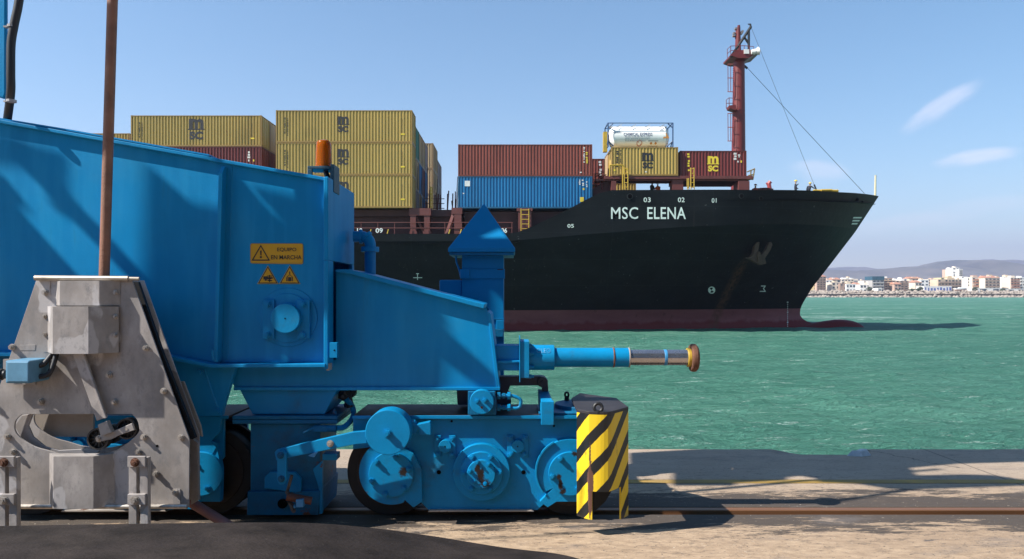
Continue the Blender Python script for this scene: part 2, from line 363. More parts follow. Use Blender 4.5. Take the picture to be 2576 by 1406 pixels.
# ------------------------------------------------------------------ water
def water_mat():
    m = bpy.data.materials.new('harbour_water'); m.use_nodes = True
    n, l = m.node_tree.nodes, m.node_tree.links; b = n['Principled BSDF']
    b.inputs['IOR'].default_value = 1.33
    g = n.new('ShaderNodeNewGeometry'); P = g.outputs['Position']
    def mp(s, rz=0):
        q = n.new('ShaderNodeMapping'); q.inputs['Scale'].default_value = s; q.inputs['Rotation'].default_value = (0, 0, rz); l.new(P, q.inputs[0]); return q.outputs[0]
    def nz(v, sc, det=4, ro=.6, dis=0):
        z = n.new('ShaderNodeTexNoise'); z.inputs['Scale'].default_value = sc; z.inputs['Detail'].default_value = det; z.inputs['Roughness'].default_value = ro; z.inputs['Distortion'].default_value = dis; l.new(v, z.inputs['Vector']); return z.outputs[0]
    def mr(v, a, bb, c=0, d=1):
        r = n.new('ShaderNodeMapRange'); r.inputs[1].default_value = a; r.inputs[2].default_value = bb; r.inputs[3].default_value = c; r.inputs[4].default_value = d; l.new(v, r.inputs[0]); return r.outputs[0]
    def ma(op, a, bb):
        q = n.new('ShaderNodeMath'); q.operation = op
        for i, v in enumerate((a, bb)):
            if isinstance(v, (int, float)): q.inputs[i].default_value = v
            else: l.new(v, q.inputs[i])
        return q.outputs[0]
    def mix(f, a, bb):
        x = n.new('ShaderNodeMix'); x.data_type = 'RGBA'; l.new(f, x.inputs[0])
        for i, v in ((6, a), (7, bb)):
            if isinstance(v, tuple): x.inputs[i].default_value = (*v, 1)
            else: l.new(v, x.inputs[i])
        return x.outputs[2]
    sp = n.new('ShaderNodeSeparateXYZ'); l.new(P, sp.inputs[0])
    c = mix(mr(nz(mp((.05, .12, 1)), 1, 5), .35, .65), (.080, .235, .168), (.118, .295, .214))
    c = mix(mr(nz(mp((.35, 1.3, 1), .25), .9, 10, .7, .4), .46, .66, 0, .75), c, (.046, .165, .115))
    c = mix(mr(nz(mp((.012, .05, 1), .1), 1, 4), .4, .62, 0, .6), c, (.058, .185, .140))
    # foam: torn crests at three sizes
    f1 = ma('MULTIPLY', mr(nz(mp((.22, .9, 1), .12), 2.6, 9, .66, .5), .59, .65), mr(nz(mp((1, 1, 1)), 9, 5), .42, .6))
    f2 = ma('MULTIPLY', mr(nz(mp((.9, 3.2, 1), -.3), 1.1, 9, .66, .6), .615, .67), mr(nz(mp((1, 1, 1)), 22, 5), .42, .62))
    f3 = ma('MULTIPLY', mr(nz(mp((.035, .16, 1), .06), 2.2, 10, .62, .3), .565, .61), mr(nz(mp((.2, 1, 1)), 3, 6), .45, .6))
    foam = ma('MAXIMUM', ma('MAXIMUM', f1, ma('MULTIPLY', f2, mr(sp.outputs[1], 40, 20))), ma('MULTIPLY', f3, mr(sp.outputs[1], 60, 110)))
    bw = ma('MULTIPLY', mr(ma('ABSOLUTE', ma('SUBTRACT', sp.outputs[0], 50), 0), 9, 5), mr(ma('ABSOLUTE', ma('SUBTRACT', sp.outputs[1], 112), 0), 7, 2))
    foam = ma('MAXIMUM', foam, ma('MULTIPLY', bw, mr(nz(mp((.25, 1.2, 1)), 1.2, 10, .7), .47, .56)))
    c = mix(ma('MULTIPLY', foam, .75), c, (.50, .62, .56))
    def bump(h, st, dist, prev=None):
        q = n.new('ShaderNodeBump'); q.inputs['Strength'].default_value = st; q.inputs['Distance'].default_value = dist; l.new(h, q.inputs['Height'])
        if prev: l.new(prev, q.inputs['Normal'])
        return q.outputs[0]
    p = bump(nz(mp((.55, 1.5, 1), .2), .9, 6, .62, .2), .9, 1.1)
    p = bump(nz(mp((1, 2.4, 1), -.25), 2.6, 6, .66, .3), .9, .36, p)
    p = bump(nz(mp((1, 1.8, 1), .4), 9, 3, .6), .6, .05, p)
    df = n.new('ShaderNodeBsdfDiffuse'); l.new(c, df.inputs['Color']); l.new(p, df.inputs['Normal'])
    gl = n.new('ShaderNodeBsdfGlossy'); gl.inputs['Roughness'].default_value = .18; l.new(p, gl.inputs['Normal'])
    fr = n.new('ShaderNodeFresnel'); fr.inputs['IOR'].default_value = 1.33; l.new(p, fr.inputs['Normal'])
    fac = ma('MULTIPLY', ma('MINIMUM', ma('MULTIPLY', fr.outputs[0], .55), .13), mr(foam, 0, 1, 1, .2))
    ms = n.new('ShaderNodeMixShader'); l.new(fac, ms.inputs[0]); l.new(df.outputs[0], ms.inputs[1]); l.new(gl.outputs[0], ms.inputs[2])
    l.new(ms.outputs[0], n['Material Output'].inputs['Surface']); n.remove(b)
    return m
ny, nx = 420, 360
ys = 7.4*np.power(5200/7.4, np.linspace(0, 1, ny)**1.0)
ys = np.concatenate([np.linspace(-0.5, 7.2, 3)+0, ys])
u = np.linspace(-1, 1, nx); u = np.sign(u)*np.abs(u)**1.0
YY, UU = np.meshgrid(ys, u, indexing='ij'); XX = UU*(YY.clip(7.4)*.95+14)
ZZ = np.zeros_like(XX); rng = np.random.RandomState(5)
for lam, amp in ((9, .07), (6.2, .06), (4.1, .05), (2.9, .036), (2.0, .024), (1.4, .016), (1.0, .010)):
    for k in range(4):
        th = rng.normal(1.25, .55); ph = rng.uniform(0, 6.28); kx, ky = math.cos(th)*2*math.pi/lam, math.sin(th)*2*math.pi/lam
        q = np.sin(XX*kx+YY*ky+ph+.7*np.sin(XX*.13+YY*.21+k)); sp_ = YY*.0165*3
        fade = np.clip(1.6-sp_/lam, 0, 1)
        ZZ += amp*.8*(1-2*np.abs(q)**.9+.3)*fade*.5
ZZ[YY < 8.5] *= .5
me = bpy.data.meshes.new('water')
NY, NX = XX.shape
co = np.stack([XX, YY, ZZ+WATER_Z], -1).reshape(-1, 3)
idx = np.arange(NY*NX).reshape(NY, NX)
faces = np.stack([idx[:-1, :-1], idx[:-1, 1:], idx[1:, 1:], idx[1:, :-1]], -1).reshape(-1, 4)
me.from_pydata(co.tolist(), [], faces.tolist()); me.materials.append(water_mat())
for p in me.polygons: p.use_smooth = True
wob = bpy.data.objects.new('water', me); COL.objects.link(wob); tag(wob, kind='structure')

# ------------------------------------------------------------------ far land, hills
LANDM = mat('far_ground', (.26, .22, .16), .9, var=.2, vscale=.02)
bm = bmn(); plan_prism(bm, [(-5000, 694), (5000, 694), (9000, 9500), (-9000, 9500)], -6, 2.6)
tag(obj('land', bm, LANDM), kind='structure')
HILL = mat('hill_scrub', (.055, .058, .045), .95, var=.5, vscale=.006, dirt=1.1, dirtcol=(.22, .185, .155), rust=.35, rscale=.012, rustcol=(.03, .04, .02))
def hills(name, D, prof, seed, depth):
    xs = [X_(p[0], D) for p in prof]; zs = [Z_(p[1], D) for p in prof]
    nxx, nyy = 300, 26; vs = []; fs = []
    for j in range(nyy):
        v = j/(nyy-1); yy = D-depth+2*depth*v
        for i in range(nxx):
            x = xs[0]+(xs[-1]-xs[0])*i/(nxx-1)
            z = np.interp(x+180*mnoise.noise((x*.0008, yy*.0012, seed))*(abs(v-.5)*2), xs, zs)
            env = math.cos((v-.5)*math.pi)**.8 if 0 < v < 1 else 0
            nzv = mnoise.fractal((x*.0016, yy*.0016, seed), .8, 2.1, 6)
            z = z*env*(1+.75*nzv*(1-env))+10*nzv*env
            vs.append((x, yy, max(z, -5)))
    for j in range(nyy-1):
        for i in range(nxx-1):
            a = j*nxx+i; fs.append((a, a+1, a+1+nxx, a+nxx))
    me = bpy.data.meshes.new(name); me.from_pydata(vs, [], fs); me.materials.append(HILL)
    for p in me.polygons: p.use_smooth = True
    o = bpy.data.objects.new(name, me); COL.objects.link(o); tag(o, kind='structure')
def rc(l_): return [RC(x, y) for x, y in l_]
hills('hills', 4300, [(-500, 690), (400, 680), (1200, 686), (1700, 682)]+rc([(0, 240), (240, 235), (380, 240), (560, 262), (660, 232), (820, 225), (920, 203), (1010, 222), (1150, 195), (1290, 180), (1480, 192), (1560, 178), (1720, 130), (1800, 114), (1880, 114), (1960, 145), (2080, 185), (2250, 235), (2400, 262), (2576, 290)])+[(2700, 690), (3300, 700)], 3, 1100)
hills('hills', 6600, [(-800, 680), (600, 675), (1500, 684)]+rc([(0, 245), (200, 222), (380, 200), (540, 190), (640, 196), (760, 222), (900, 245), (1200, 240), (1500, 205), (1800, 170), (1950, 132), (2030, 118), (2200, 124), (2330, 145), (2420, 150), (2500, 128), (2576, 116)])+[(2650, 655), (2800, 662), (3600, 690)], 9, 1200)

# ------------------------------------------------------------------ sea haze
bm = bmn(); box(bm, (-9600, -150, -8), (9600, 9900, 620))
hz = bpy.data.materials.new('haze_air'); hz.use_nodes = True; hn = hz.node_tree.nodes; hn.remove(hn['Principled BSDF'])
pv = hn.new('ShaderNodeVolumePrincipled'); pv.inputs['Color'].default_value = (.70, .73, 1, 1); pv.inputs['Density'].default_value = 1.7e-4; pv.inputs['Anisotropy'].default_value = .2
hz.node_tree.links.new(pv.outputs[0], hn['Material Output'].inputs['Volume'])
tag(obj('haze', bm, hz), kind='stuff')

# ------------------------------------------------------------------ rock breakwater (uncountable boulders)
ROCKM = mat('boulder', (.33, .27, .22), .9, var=.35, vscale=.35, bump=.3, bscale=3)
bm = bmn(); rk = random.Random(11)
def rock(bm, c, s, ang):
    vs = []
    for (x, y, z) in ((1, 0, 0), (.3, .95, 0), (-.8, .6, 0), (-.85, -.5, 0), (.2, -1, 0), (.15, .1, .85), (-.25, -.15, .8), (.05, 0, -1)):
        k = rk.uniform(.75, 1.2); X, Y = x*math.cos(ang)-y*math.sin(ang), x*math.sin(ang)+y*math.cos(ang)
        vs.append(bm.verts.new((c[0]+X*s[0]*k, c[1]+Y*s[1]*k, c[2]+z*s[2]*k)))
    r = bmesh.ops.convex_hull(bm, input=vs)
    bad = [g for g in r['geom_interior'] if isinstance(g, bmesh.types.BMVert)]
    if bad: bmesh.ops.delete(bm, geom=bad, context='VERTS')
x = 225.0
while x < 560:
    for k in range(9):
        f = k/8; s = rk.choice((.7, 1.0, 1.3, 1.7, 2.1))
        rock(bm, (x+rk.uniform(-1.2, 1.2), 676+f*14+rk.uniform(-.8, .8), WATER_Z-.1+f*5.5+rk.uniform(-.35, .35)), (s, s*.8, s*.75), rk.uniform(0, 6))
    x += 1.5
tag(obj('breakwater_rocks', bm, ROCKM), 'long bank of piled pale brown boulders between the green water and the seaside town', 'rocks', kind='stuff')
bm = bmn(); plan_prism(bm, [(-900, 679), (900, 679), (900, 696), (-900, 696)], -6, 1.2)
tag(obj('breakwater_core', bm, mat('core_fill', (.07, .058, .048), .95)), kind='structure')

# ------------------------------------------------------------------ town
def bmat(c): return mat('render_wall', c, .85, var=.08, vscale=.15)
BC = {'w': bmat((.82, .79, .75)), 'c': bmat((.70, .60, .49)), 'p': bmat((.52, .36, .28)), 'b': bmat((.34, .24, .19)), 'o': bmat((.60, .47, .34)), 'g': bmat((.40, .38, .36)), 't': bmat((.40, .19, .13)), 'y': bmat((.66, .54, .30))}
TEAL = mat('teal_cladding', (.02, .08, .12), .3, var=.1, vscale=.2); GLASSF = mat('far_glass', (.05, .065, .085), .25, var=.4, vscale=.3)
ROOFT = mat('terracotta', (.42, .20, .13), .9, var=.2, vscale=.3); SHUT = mat('shutter_blue', (.10, .13, .35), .5)
WIN = {}
def winmesh(wd, ht, m):
    k = (round(wd, 1), round(ht, 1), m.name)
    if k not in WIN:
        b = bmn(); box(b, (-k[0]/2, -.12, -k[1]/2), (k[0]/2, .12, k[1]/2)); me = bpy.data.meshes.new('window'); b.to_mesh(me); b.free(); me.materials.append(m); WIN[k] = me
    return WIN[k]
def building(x0, x1, yt, c, D=735, label='', floors=None, balc=False, roof=None, dep=14, wcols=None, winm=None, pent=True, yb=468, name='apartment_building'):
    a = RC(x0, yt); b_ = RC(x1, yb); X0, X1 = X_(a[0], D), X_(b_[0], D); Zt = Z_(a[1], D); Zb = 2.4
    t = thing(name, label, 'building', ((X0+X1)/2, D, Zb), 'buildings of the seaside town')
    bm = bmn(); box(bm, (X0, D, Zb), (X1, D+dep, Zt)); box(bm, (X0-.15, D-.15, Zt-.35), (X1+.15, D+.2, Zt+.25))
    obj('wall', bm, BC[c], t)
    H = Zt-Zb; nf = floors or max(1, round(H/3.1)); fh = H/nf; Wd = X1-X0; nc = wcols or max(2, round(Wd/3.6))
    if pent and Wd > 6:
        bm = bmn(); px = X0+Wd*random.uniform(.15, .5); box(bm, (px, D+3, Zt), (px+Wd*random.uniform(.22, .4), D+8, Zt+random.uniform(1.2, 2.6)))
        if Wd > 12: box(bm, (X1-3, D+2, Zt), (X1-1.4, D+4, Zt+1.6))
        obj('roof_house', bm, BC[random.choice('wcpo')], t)
    if roof:
        bm = bmn(); v = [bm.verts.new(q) for q in ((X0-.4, D-.5, Zt+.27), (X1+.4, D-.5, Zt+.27), (X1+.4, D+dep+.4, Zt+.27), (X0-.4, D+dep+.4, Zt+.27), (X0+1, D+dep/2, Zt+2.4), (X1-1, D+dep/2, Zt+2.4))]
        for q in ((0, 1, 5, 4), (2, 3, 4, 5), (1, 2, 5), (3, 0, 4), (3, 2, 1, 0)): bm.faces.new([v[i] for i in q])
        obj('roof', bm, ROOFT, t)
    cw = Wd/nc
    for j in range(nf):
        zc = Zb+fh*(j+.5)
        if balc and j > 0:
            bm = bmn(); box(bm, (X0+Wd*.04, D-1.3, zc-fh*.5), (X1-Wd*.04, D, zc-fh*.5+.25)); box(bm, (X0+Wd*.04, D-1.3, zc-fh*.5+.25), (X1-Wd*.04, D-1.2, zc-fh*.12))
            obj('balcony', bm, BC[balc], t)
        for i in range(nc):
            if random.random() < .08: continue
            wd = cw*random.choice((.42, .5, .62)); ht = fh*random.choice((.42, .5, .6))
            o = bpy.data.objects.new('window', winmesh(wd, ht, winm or GLASSF)); COL.objects.link(o); o.parent = t
            o.location = (X0+cw*(i+.5)-(X0+X1)/2, -.02, zc-Zb+fh*.03)
    return t
TOWN = [
 (190, 298, 308, 'p', 728, 'tall brownish block nearest the ship bow, under a terracotta top storey', 7, 'b', 't'),
 (120, 195, 395, 'y', 732, 'low yellow house half hidden by the ship bow', None, None, None),
 (298, 372, 350, 'w', 760, 'white block just right of the tall brownish block', None, 'w', None),
 (362, 462, 372, 'c', 735, 'blank cream block with few windows, left part of the town', None, None, None),
 (370, 470, 342, 'c', 780, 'cream block with terracotta roof rising behind the blank cream block', None, None, 't'),
 (462, 532, 385, 'b', 730, 'small dark brown block between the cream block and the white sheds', None, None, None),
 (475, 620, 336, 'c', 800, 'wide cream block behind the white sheds', None, 'c', None),
 (530, 640, 392, 'w', 728, 'low white house with a slanted roofline left of the teal topped block', 2, None, None),
 (530, 610, 325, 'w', 840, 'white stepped block highest behind the left houses', None, None, None),
 (610, 742, 352, 'g', 810, 'long grey block behind the low white houses', None, 'p', None),
 (640, 700, 400, 'b', 745, 'little brown house wedged between two low white houses', None, None, 't'),
 (690, 840, 398, 'w', 730, 'low white house touching the teal topped office block', 2, None, None),
 (735, 850, 352, 'c', 790, 'cream block looking over the low white house beside the teal office', None, 'w', None),
 (968, 1062, 325, 'p', 730, 'pinkish block immediately right of the teal topped office', 6, 'o', None),
 (1050, 1150, 352, 'o', 732, 'ochre block in the middle of the pinkish row', 5, 'p', None),
 (1085, 1165, 395, 'p', 720, 'low salmon house in front of the pinkish row', 3, None, 't'),
 (1145, 1250, 355, 'p', 731, 'dusky pink block at the right end of the pinkish row', 5, 'b', None),
 (1150, 1230, 332, 'w', 790, 'white block peeping over the dusky pink block', None, None, None),
 (1250, 1330, 352, 'w', 760, 'white block with grey balconies right of the pinkish row', None, 'g', None),
 (1255, 1395, 330, 'o', 830, 'wide ochre block behind the row in the middle of the town', None, None, 't'),
 (1325, 1400, 375, 'c', 735, 'narrow cream block with orange edge before the white pavilion', None, None, 't'),
 (1390, 1480, 345, 'w', 740, 'white block with dark blue arches on its front', 4, None, None),
 (1475, 1580, 335, 'c', 790, 'cream block with arched top behind the white pavilion', None, 'o', None),
 (1585, 1860, 338, 'o', 742, 'very wide ochre hotel block with brown balconies below the white tower', 4, 'b', None),
 (1620, 1820, 318, 'y', 800, 'yellow stepped block on the roofline below the white tower', None, None, None),
 (1860, 1925, 305, 'w', 770, 'slim white block right of the wide ochre hotel', None, 'p', None),
 (1925, 1985, 320, 'w', 750, 'white blank gable block between hotel and red striped block', None, None, None),
 (1980, 2130, 312, 'c', 745, 'cream block with red balcony stripes', None, 't', None),
 (2125, 2300, 322, 'c', 735, 'wide cream block with brown window bands under a terracotta roof', 5, 'b', 't'),
 (2180, 2280, 300, 'y', 800, 'yellowish block topping the wide cream block', None, None, None),
 (2300, 2345, 335, 'g', 770, 'narrow grey block right of the terracotta roofed block', None, None, None),
 (2340, 2440, 312, 'w', 760, 'white block with pale balconies near the right picture edge', None, 'p', None),
 (2420, 2530, 318, 'c', 735, 'cream block with red balcony stripes nearest the right edge', 6, 't', None),
 (2525, 2640, 318, 'w', 745, 'white block cut by the right picture edge', None, 'w', None),
 (2640, 2760, 330, 'o', 745, 'ochre block just outside the right picture edge', None, 'c', None),
]
for (x0, x1, yt, c, D, lab, fl, bal, rf) in TOWN:
    building(x0, x1, yt, c, D, lab, fl, bal, rf)
building(1712, 1770, 222, 'p', 900, 'tall rosy slab joined to the left of the white tower', 13, 'w', None)
building(1755, 1832, 206, 'w', 890, 'tall white tower block, the highest building of the town', 14, None, None)
building(1828, 1868, 222, 'w', 885, 'grey sided slab with balconies on the right of the white tower', 13, 'g', None)
t = building(832, 966, 345, 'g', 722, 'office block with a big teal box on top, left half of the town', 4, 'g', None, pent=False)
a = RC(832, 302); b_ = RC(966, 345); bm = bmn(); box(bm, (X_(a[0], 722)-.3, 721.4, Z_(b_[1], 722)), (X_(b_[0], 722)+.3, 737, Z_(a[1], 722))); obj('rooftop_box', bm, TEAL, t)
building(1425, 1745, 418, 'w', 712, 'long low white pavilion with blue shutters by the breakwater', 1, None, None, wcols=9, winm=SHUT, pent=False, name='pavilion')
building(2035, 2325, 440, 'w', 706, 'long low white shed with a yellow roof edge on the breakwater', 1, None, None, wcols=2, pent=False, name='harbour_shed')
building(2360, 2600, 448, 'w', 706, 'second low white shed at the right end of the breakwater', 1, None, None, wcols=2, pent=False, name='harbour_shed')
building(895, 940, 438, 'w', 704, 'tiny white hut on the breakwater below the teal topped office', 1, None, None, wcols=1, pent=False, name='harbour_hut')
# moored white yacht on the hard
a = RC(1770, 445); b_ = RC(1925, 458); D = 703
X0, X1 = X_(a[0], D), X_(b_[0], D); zt = Z_(RC(0, 440)[1], D); zb = Z_(RC(0, 465)[1], D)
t = thing('yacht', 'white motor yacht with a dark red bottom stored ashore by the pavilion', 'boat', ((X0+X1)/2, D, zb))
def hullsec(bm, z0, z1, k0, k1):
    n = 14; A = []; B = []
    for z, k, LST in ((z0, k0, A), (z1, k1, B)):
        for s in (1, -1):
            rng_ = range(n+1) if s == 1 else range(n-1, 0, -1)
            for i in rng_:
                u_ = i/n; x = X0+(X1-X0)*(u_*k+(1-k)*.5); LST.append(bm.verts.new((x, D+s*2.2*k*math.sin(math.pi*min(1, .15+u_*.85))**.6, z)))
    N = len(A); bm.faces.new(A); bm.faces.new(B)
    for i in range(N): bm.faces.new((A[i], A[(i+1) % N], B[(i+1) % N], B[i]))
bm = bmn(); hullsec(bm, zb, zb+.9, .8, .93); obj('hull_bottom', bm, ROOFT, t)
bm = bmn(); hullsec(bm, zb+.9, zb+2.1, .93, 1); obj('hull', bm, BC['w'], t)
bm = bmn(); prism(bm, [(0, 0)]*0 or [(RC(1800, 0)[0], RC(0, 446)[1]), (RC(1835, 0)[0], RC(0, 428)[1]), (RC(1890, 0)[0], RC(0, 426)[1]), (RC(1910, 0)[0], RC(0, 446)[1])], D-1.2, D+1.2, D); obj('cabin', bm, BC['w'], t)
# palms and dark trees along the front
LEAF = mat('dark_foliage', (.05, .07, .035), .9, var=.5, vscale=.6)
TRK = mat('trunk', (.12, .09, .06), .9)
def tree(xz, w_, h_, D, lab):
    p = RC(xz, 0); X = X_(p[0], D); t = thing('tree', lab, 'tree', (X, D, 2.5), 'trees along the town front')
    bm = bmn(); tube(bm, [(X, D, 2.3), (X+.1, D, 2.3+h_*.35), (X, D, 2.3+h_*.6)], [.35, .28, .2], 7)
    for k in range(4): tube(bm, [(X, D, 2.5+h_*.4), (X+w_*.25*math.cos(k*1.7), D+w_*.25*math.sin(k*1.7), 2.5+h_*.65)], [.16, .08], 5)
    obj('trunk', bm, TRK, t)
    bm = bmn(); q = random.Random(int(xz))
    for k in range(420):
        th, ph, rr_ = q.uniform(0, 6.28), q.uniform(-1.3, 1.5), q.uniform(.35, 1)**.5
        lump = 1+.25*math.sin(3*th+ph*2)
        c = Vector((X+w_*.5*math.cos(th)*math.cos(ph)*rr_*lump, D+w_*.45*math.sin(th)*math.cos(ph)*rr_, 2.5+h_*.62+h_*.38*math.sin(ph)*rr_*lump))
        a_ = Vector((q.gauss(0, 1), q.gauss(0, 1), q.gauss(0, 1))).normalized(); b2 = a_.orthogonal().normalized(); s = q.uniform(.3, .6)
        bm.faces.new([bm.verts.new(c+a_*s), bm.verts.new(c+b2*s), bm.verts.new(c-a_*s), bm.verts.new(c-b2*s*.7)])
    obj('crown', bm, LEAF, t)
for xz, w_, h_, lab in [(800, 5.5, 5.0, 'round dark tree left of the teal topped office'), (1130, 5, 2.6, 'low dark bush by the salmon house'), (1290, 7, 3.2, 'wide dark tree right of the pinkish row'), (1385, 5.5, 5.0, 'dark conical tree at the left end of the white pavilion'), (1352, 4, 3.4, 'small tree between the wide tree and the conical tree'), (2335, 5, 3.2, 'dark tree between the two white sheds'), (2010, 5, 4.4, 'dark tree left of the first white shed')]:
    tree(xz, w_, h_, 702, lab)
#==SHIP==
# ------------------------------------------------------------------ ship
SD = 67.5; SC = 80.0; HB = SC-SD    # near side, centreline, half beam
ship = thing('container_ship', 'large black hulled container ship with red waterline, afloat behind the blue crane', 'ship', (0, SC, WATER_Z))
def hull_mat():
    m = bpy.data.materials.new('hull_paint'); m.use_nodes = True
    n, l = m.node_tree.nodes, m.node_tree.links; b = n['Principled BSDF']; b.inputs['Roughness'].default_value = .5; b.inputs['Specular IOR Level'].default_value = .10
    g = n.new('ShaderNodeNewGeometry'); sp = n.new('ShaderNodeSeparateXYZ'); l.new(g.outputs['Position'], sp.inputs[0])
    def nz(s, sc, det=6):
        q = n.new('ShaderNodeMapping'); q.inputs['Scale'].default_value = s; l.new(g.outputs['Position'], q.inputs[0])
        z = n.new('ShaderNodeTexNoise'); z.inputs['Scale'].default_value = sc; z.inputs['Detail'].default_value = det; z.inputs['Roughness'].default_value = .65; l.new(q.outputs[0], z.inputs['Vector']); return z.outputs[0]
    def mr(v, a, bb, c=0, d=1):
        r = n.new('ShaderNodeMapRange'); r.inputs[1].default_value = a; r.inputs[2].default_value = bb; r.inputs[3].default_value = c; r.inputs[4].default_value = d; l.new(v, r.inputs[0]); return r.outputs[0]
    def ma(op, a, bb):
        q = n.new('ShaderNodeMath'); q.operation = op
        for i, v in enumerate((a, bb)):
            if isinstance(v, (int, float)): q.inputs[i].default_value = v
            else: l.new(v, q.inputs[i])
        return q.outputs[0]
    def mix(f, a, bb):
        x = n.new('ShaderNodeMix'); x.data_type = 'RGBA'; l.new(f, x.inputs[0])
        for i, v in ((6, a), (7, bb)):
            if isinstance(v, tuple): x.inputs[i].default_value = (*v, 1)
            else: l.new(v, x.inputs[i])
        return x.outputs[2]
    z = sp.outputs[2]
    blk = mix(mr(nz((.25, .25, .6), 1.2), .35, .7), (.0052, .0072, .0080), (.0105, .0135, .0148))
    # faint plate seams, scuffs and run-off streaks
    blk = mix(mr(nz((2.2, 2.2, .12), 1.3, 8), .58, .72, 0, .6), blk, (.028, .027, .022))
    blk = mix(mr(nz((1, 1, 1), 2.6, 3), .70, .72, 0, .8), blk, (.09, .10, .095))
    blk = mix(mr(ma('ABSOLUTE', ma('SUBTRACT', ma('FRACT', ma('DIVIDE', sp.outputs[0], 9.0), 0), .5), 0), .4975, .499, 0, .5), blk, (.02, .03, .028))
    blk = mix(mr(ma('ABSOLUTE', ma('SUBTRACT', ma('FRACT', ma('DIVIDE', z, 2.35), 0), .5), 0), .489, .496, 0, .45), blk, (.022, .03, .03))
    red = mix(mr(nz((.3, .3, 1.2), 1.3), .3, .7), (.19, .058, .064), (.235, .078, .084))
    red = mix(mr(nz((1.4, 1.4, .2), 1.2, 8), .6, .72, 0, .6), red, (.06, .03, .022))
    red = mix(mr(ma('ADD', z, ma('MULTIPLY', nz((.8, .8, .5), 1, 5), 1.1)), -.55, -.85), red, (.15, .024, .026))
    c = mix(mr(z, .02, -.02), blk, red)
    # rust run below the anchor
    dx = ma('ABSOLUTE', ma('SUBTRACT', sp.outputs[0], ma('ADD', 20.9, ma('MULTIPLY', z, .28))), 0)
    c = mix(ma('MULTIPLY', ma('MULTIPLY', mr(dx, .75, .1), mr(nz((2.5, 2.5, .2), 1.4), .35, .6)), mr(z, 5.5, 4.0, 0, .85)), c, (.085, .042, .025))
    l.new(c, b.inputs['Base Color'])
    bp = n.new('ShaderNodeBump'); bp.inputs['Strength'].default_value = .35; bp.inputs['Distance'].default_value = .12; l.new(nz((.5, .5, .5), 1.2, 3), bp.inputs['Height']); l.new(bp.outputs[0], b.inputs['Normal'])
    return m
HULL = hull_mat()
stem = [(-6, 29.0), (-2.3, 33.2), (-1.72, 32.6), (-1.6, 32.0), (-1.48, 31.5), (-1.3, 31.05), (-1.05, 30.75), (-.7, 30.52), (-.2, 30.5), (.46, 30.75), (2.15, 31.75), (4.25, 33.4), (8.1, 36.35), (11.9, 38.85)]
def Xs(z): return float(np.interp(z, [s[0] for s in stem], [s[1] for s in stem]))
dk = [(-70, 6.93), (0.0, 6.93), (1.0, 7.2), (2.6, 7.95), (5.0, 9.1), (7.3, 10.35), (8.2, 10.70), (9.0, 10.84), (22, 10.9), (30.8, 11.25), (38.85, 11.9)]
def deckz(x): return float(np.interp(x, [s[0] for s in dk], [s[1] for s in dk]))
kn = [(-70, 6.2), (0, 6.3), (7.5, 6.95), (14.6, 7.5), (25, 8.0), (38, 8.4)]
def knz(x): return float(np.interp(x, [s[0] for s in kn], [s[1] for s in kn]))
def gb(t, p): return 1-(1-min(1, max(0, t)))**p
def halfb(x, z):
    xs = Xs(z); zk = knz(x)
    s = min(1.15, max(-.3, (z-WATER_Z)/(zk-WATER_Z)))
    Lw, Ld = 86.0, 21.0
    u_ = max(0, min(1, s))
    uu_ = u_**1.12
    b = HB*((1-uu_)*gb((xs-x)/Lw, 2.05)+uu_*gb((xs-x)/Ld, 2.3))
    return b
zl = [-5.5, -3.5, -2.4, -1.9, -1.5, -1.1, -.6, 0, .5, 1.2, 2, 3, 4, 5, 5.8]
bm = bmn(); 
nstat = 110
levels = 50
rings = {}
for side in (-1, 1):
    prev = None
    for i in range(nstat+1):
        u_ = i/nstat; uu = 1-(1-u_)**1.7
        colv = []
        # station param runs from aft (-60) to the stem at each height
        for k in range(levels+1):
            v = k/levels
            # vertical coordinate resolved against local deck height at this station
            xg = -60+(Xs(8)+60)*uu
            for _ in range(6):
                zd, zk = deckz(xg), knz(xg)
                if v <= .8: z = -5.5+(zk+5.5)*(v/.8)
                else: z = zk+(zd-zk)*((v-.8)/.2)
                xg = -60+(Xs(z)+60)*uu
            b = halfb(xg, z) if u_ < 1 else 0
            colv.append(bm.verts.new((xg, SC+side*max(b, .0), z)))
        if prev:
            for k in range(levels):
                q = (prev[k], colv[k], colv[k+1], prev[k+1])
                bm.faces.new(q if side == -1 else q[::-1])
            for e_ in prev[40].link_edges:
                if e_.other_vert(prev[40]) is colv[40]: e_.smooth = False
            for e_ in prev[-1].link_edges:
                if e_.other_vert(prev[-1]) is colv[-1]: e_.smooth = False
        prev = colv
        rings[(side, i)] = colv
for i in range(nstat):   # deck lid, a little below the bulwark top
    a, b, c, d = rings[(-1, i)][-1], rings[(-1, i+1)][-1], rings[(1, i+1)][-1], rings[(1, i)][-1]
    dz = Vector((0, 0, -.9 if i < nstat-6 else -.2))
    f = [bm.verts.new(q.co+dz) for q in (a, b, c, d)]
    bm.faces.new(f)
bm.faces.new(rings[(-1, 0)]+rings[(1, 0)][::-1])
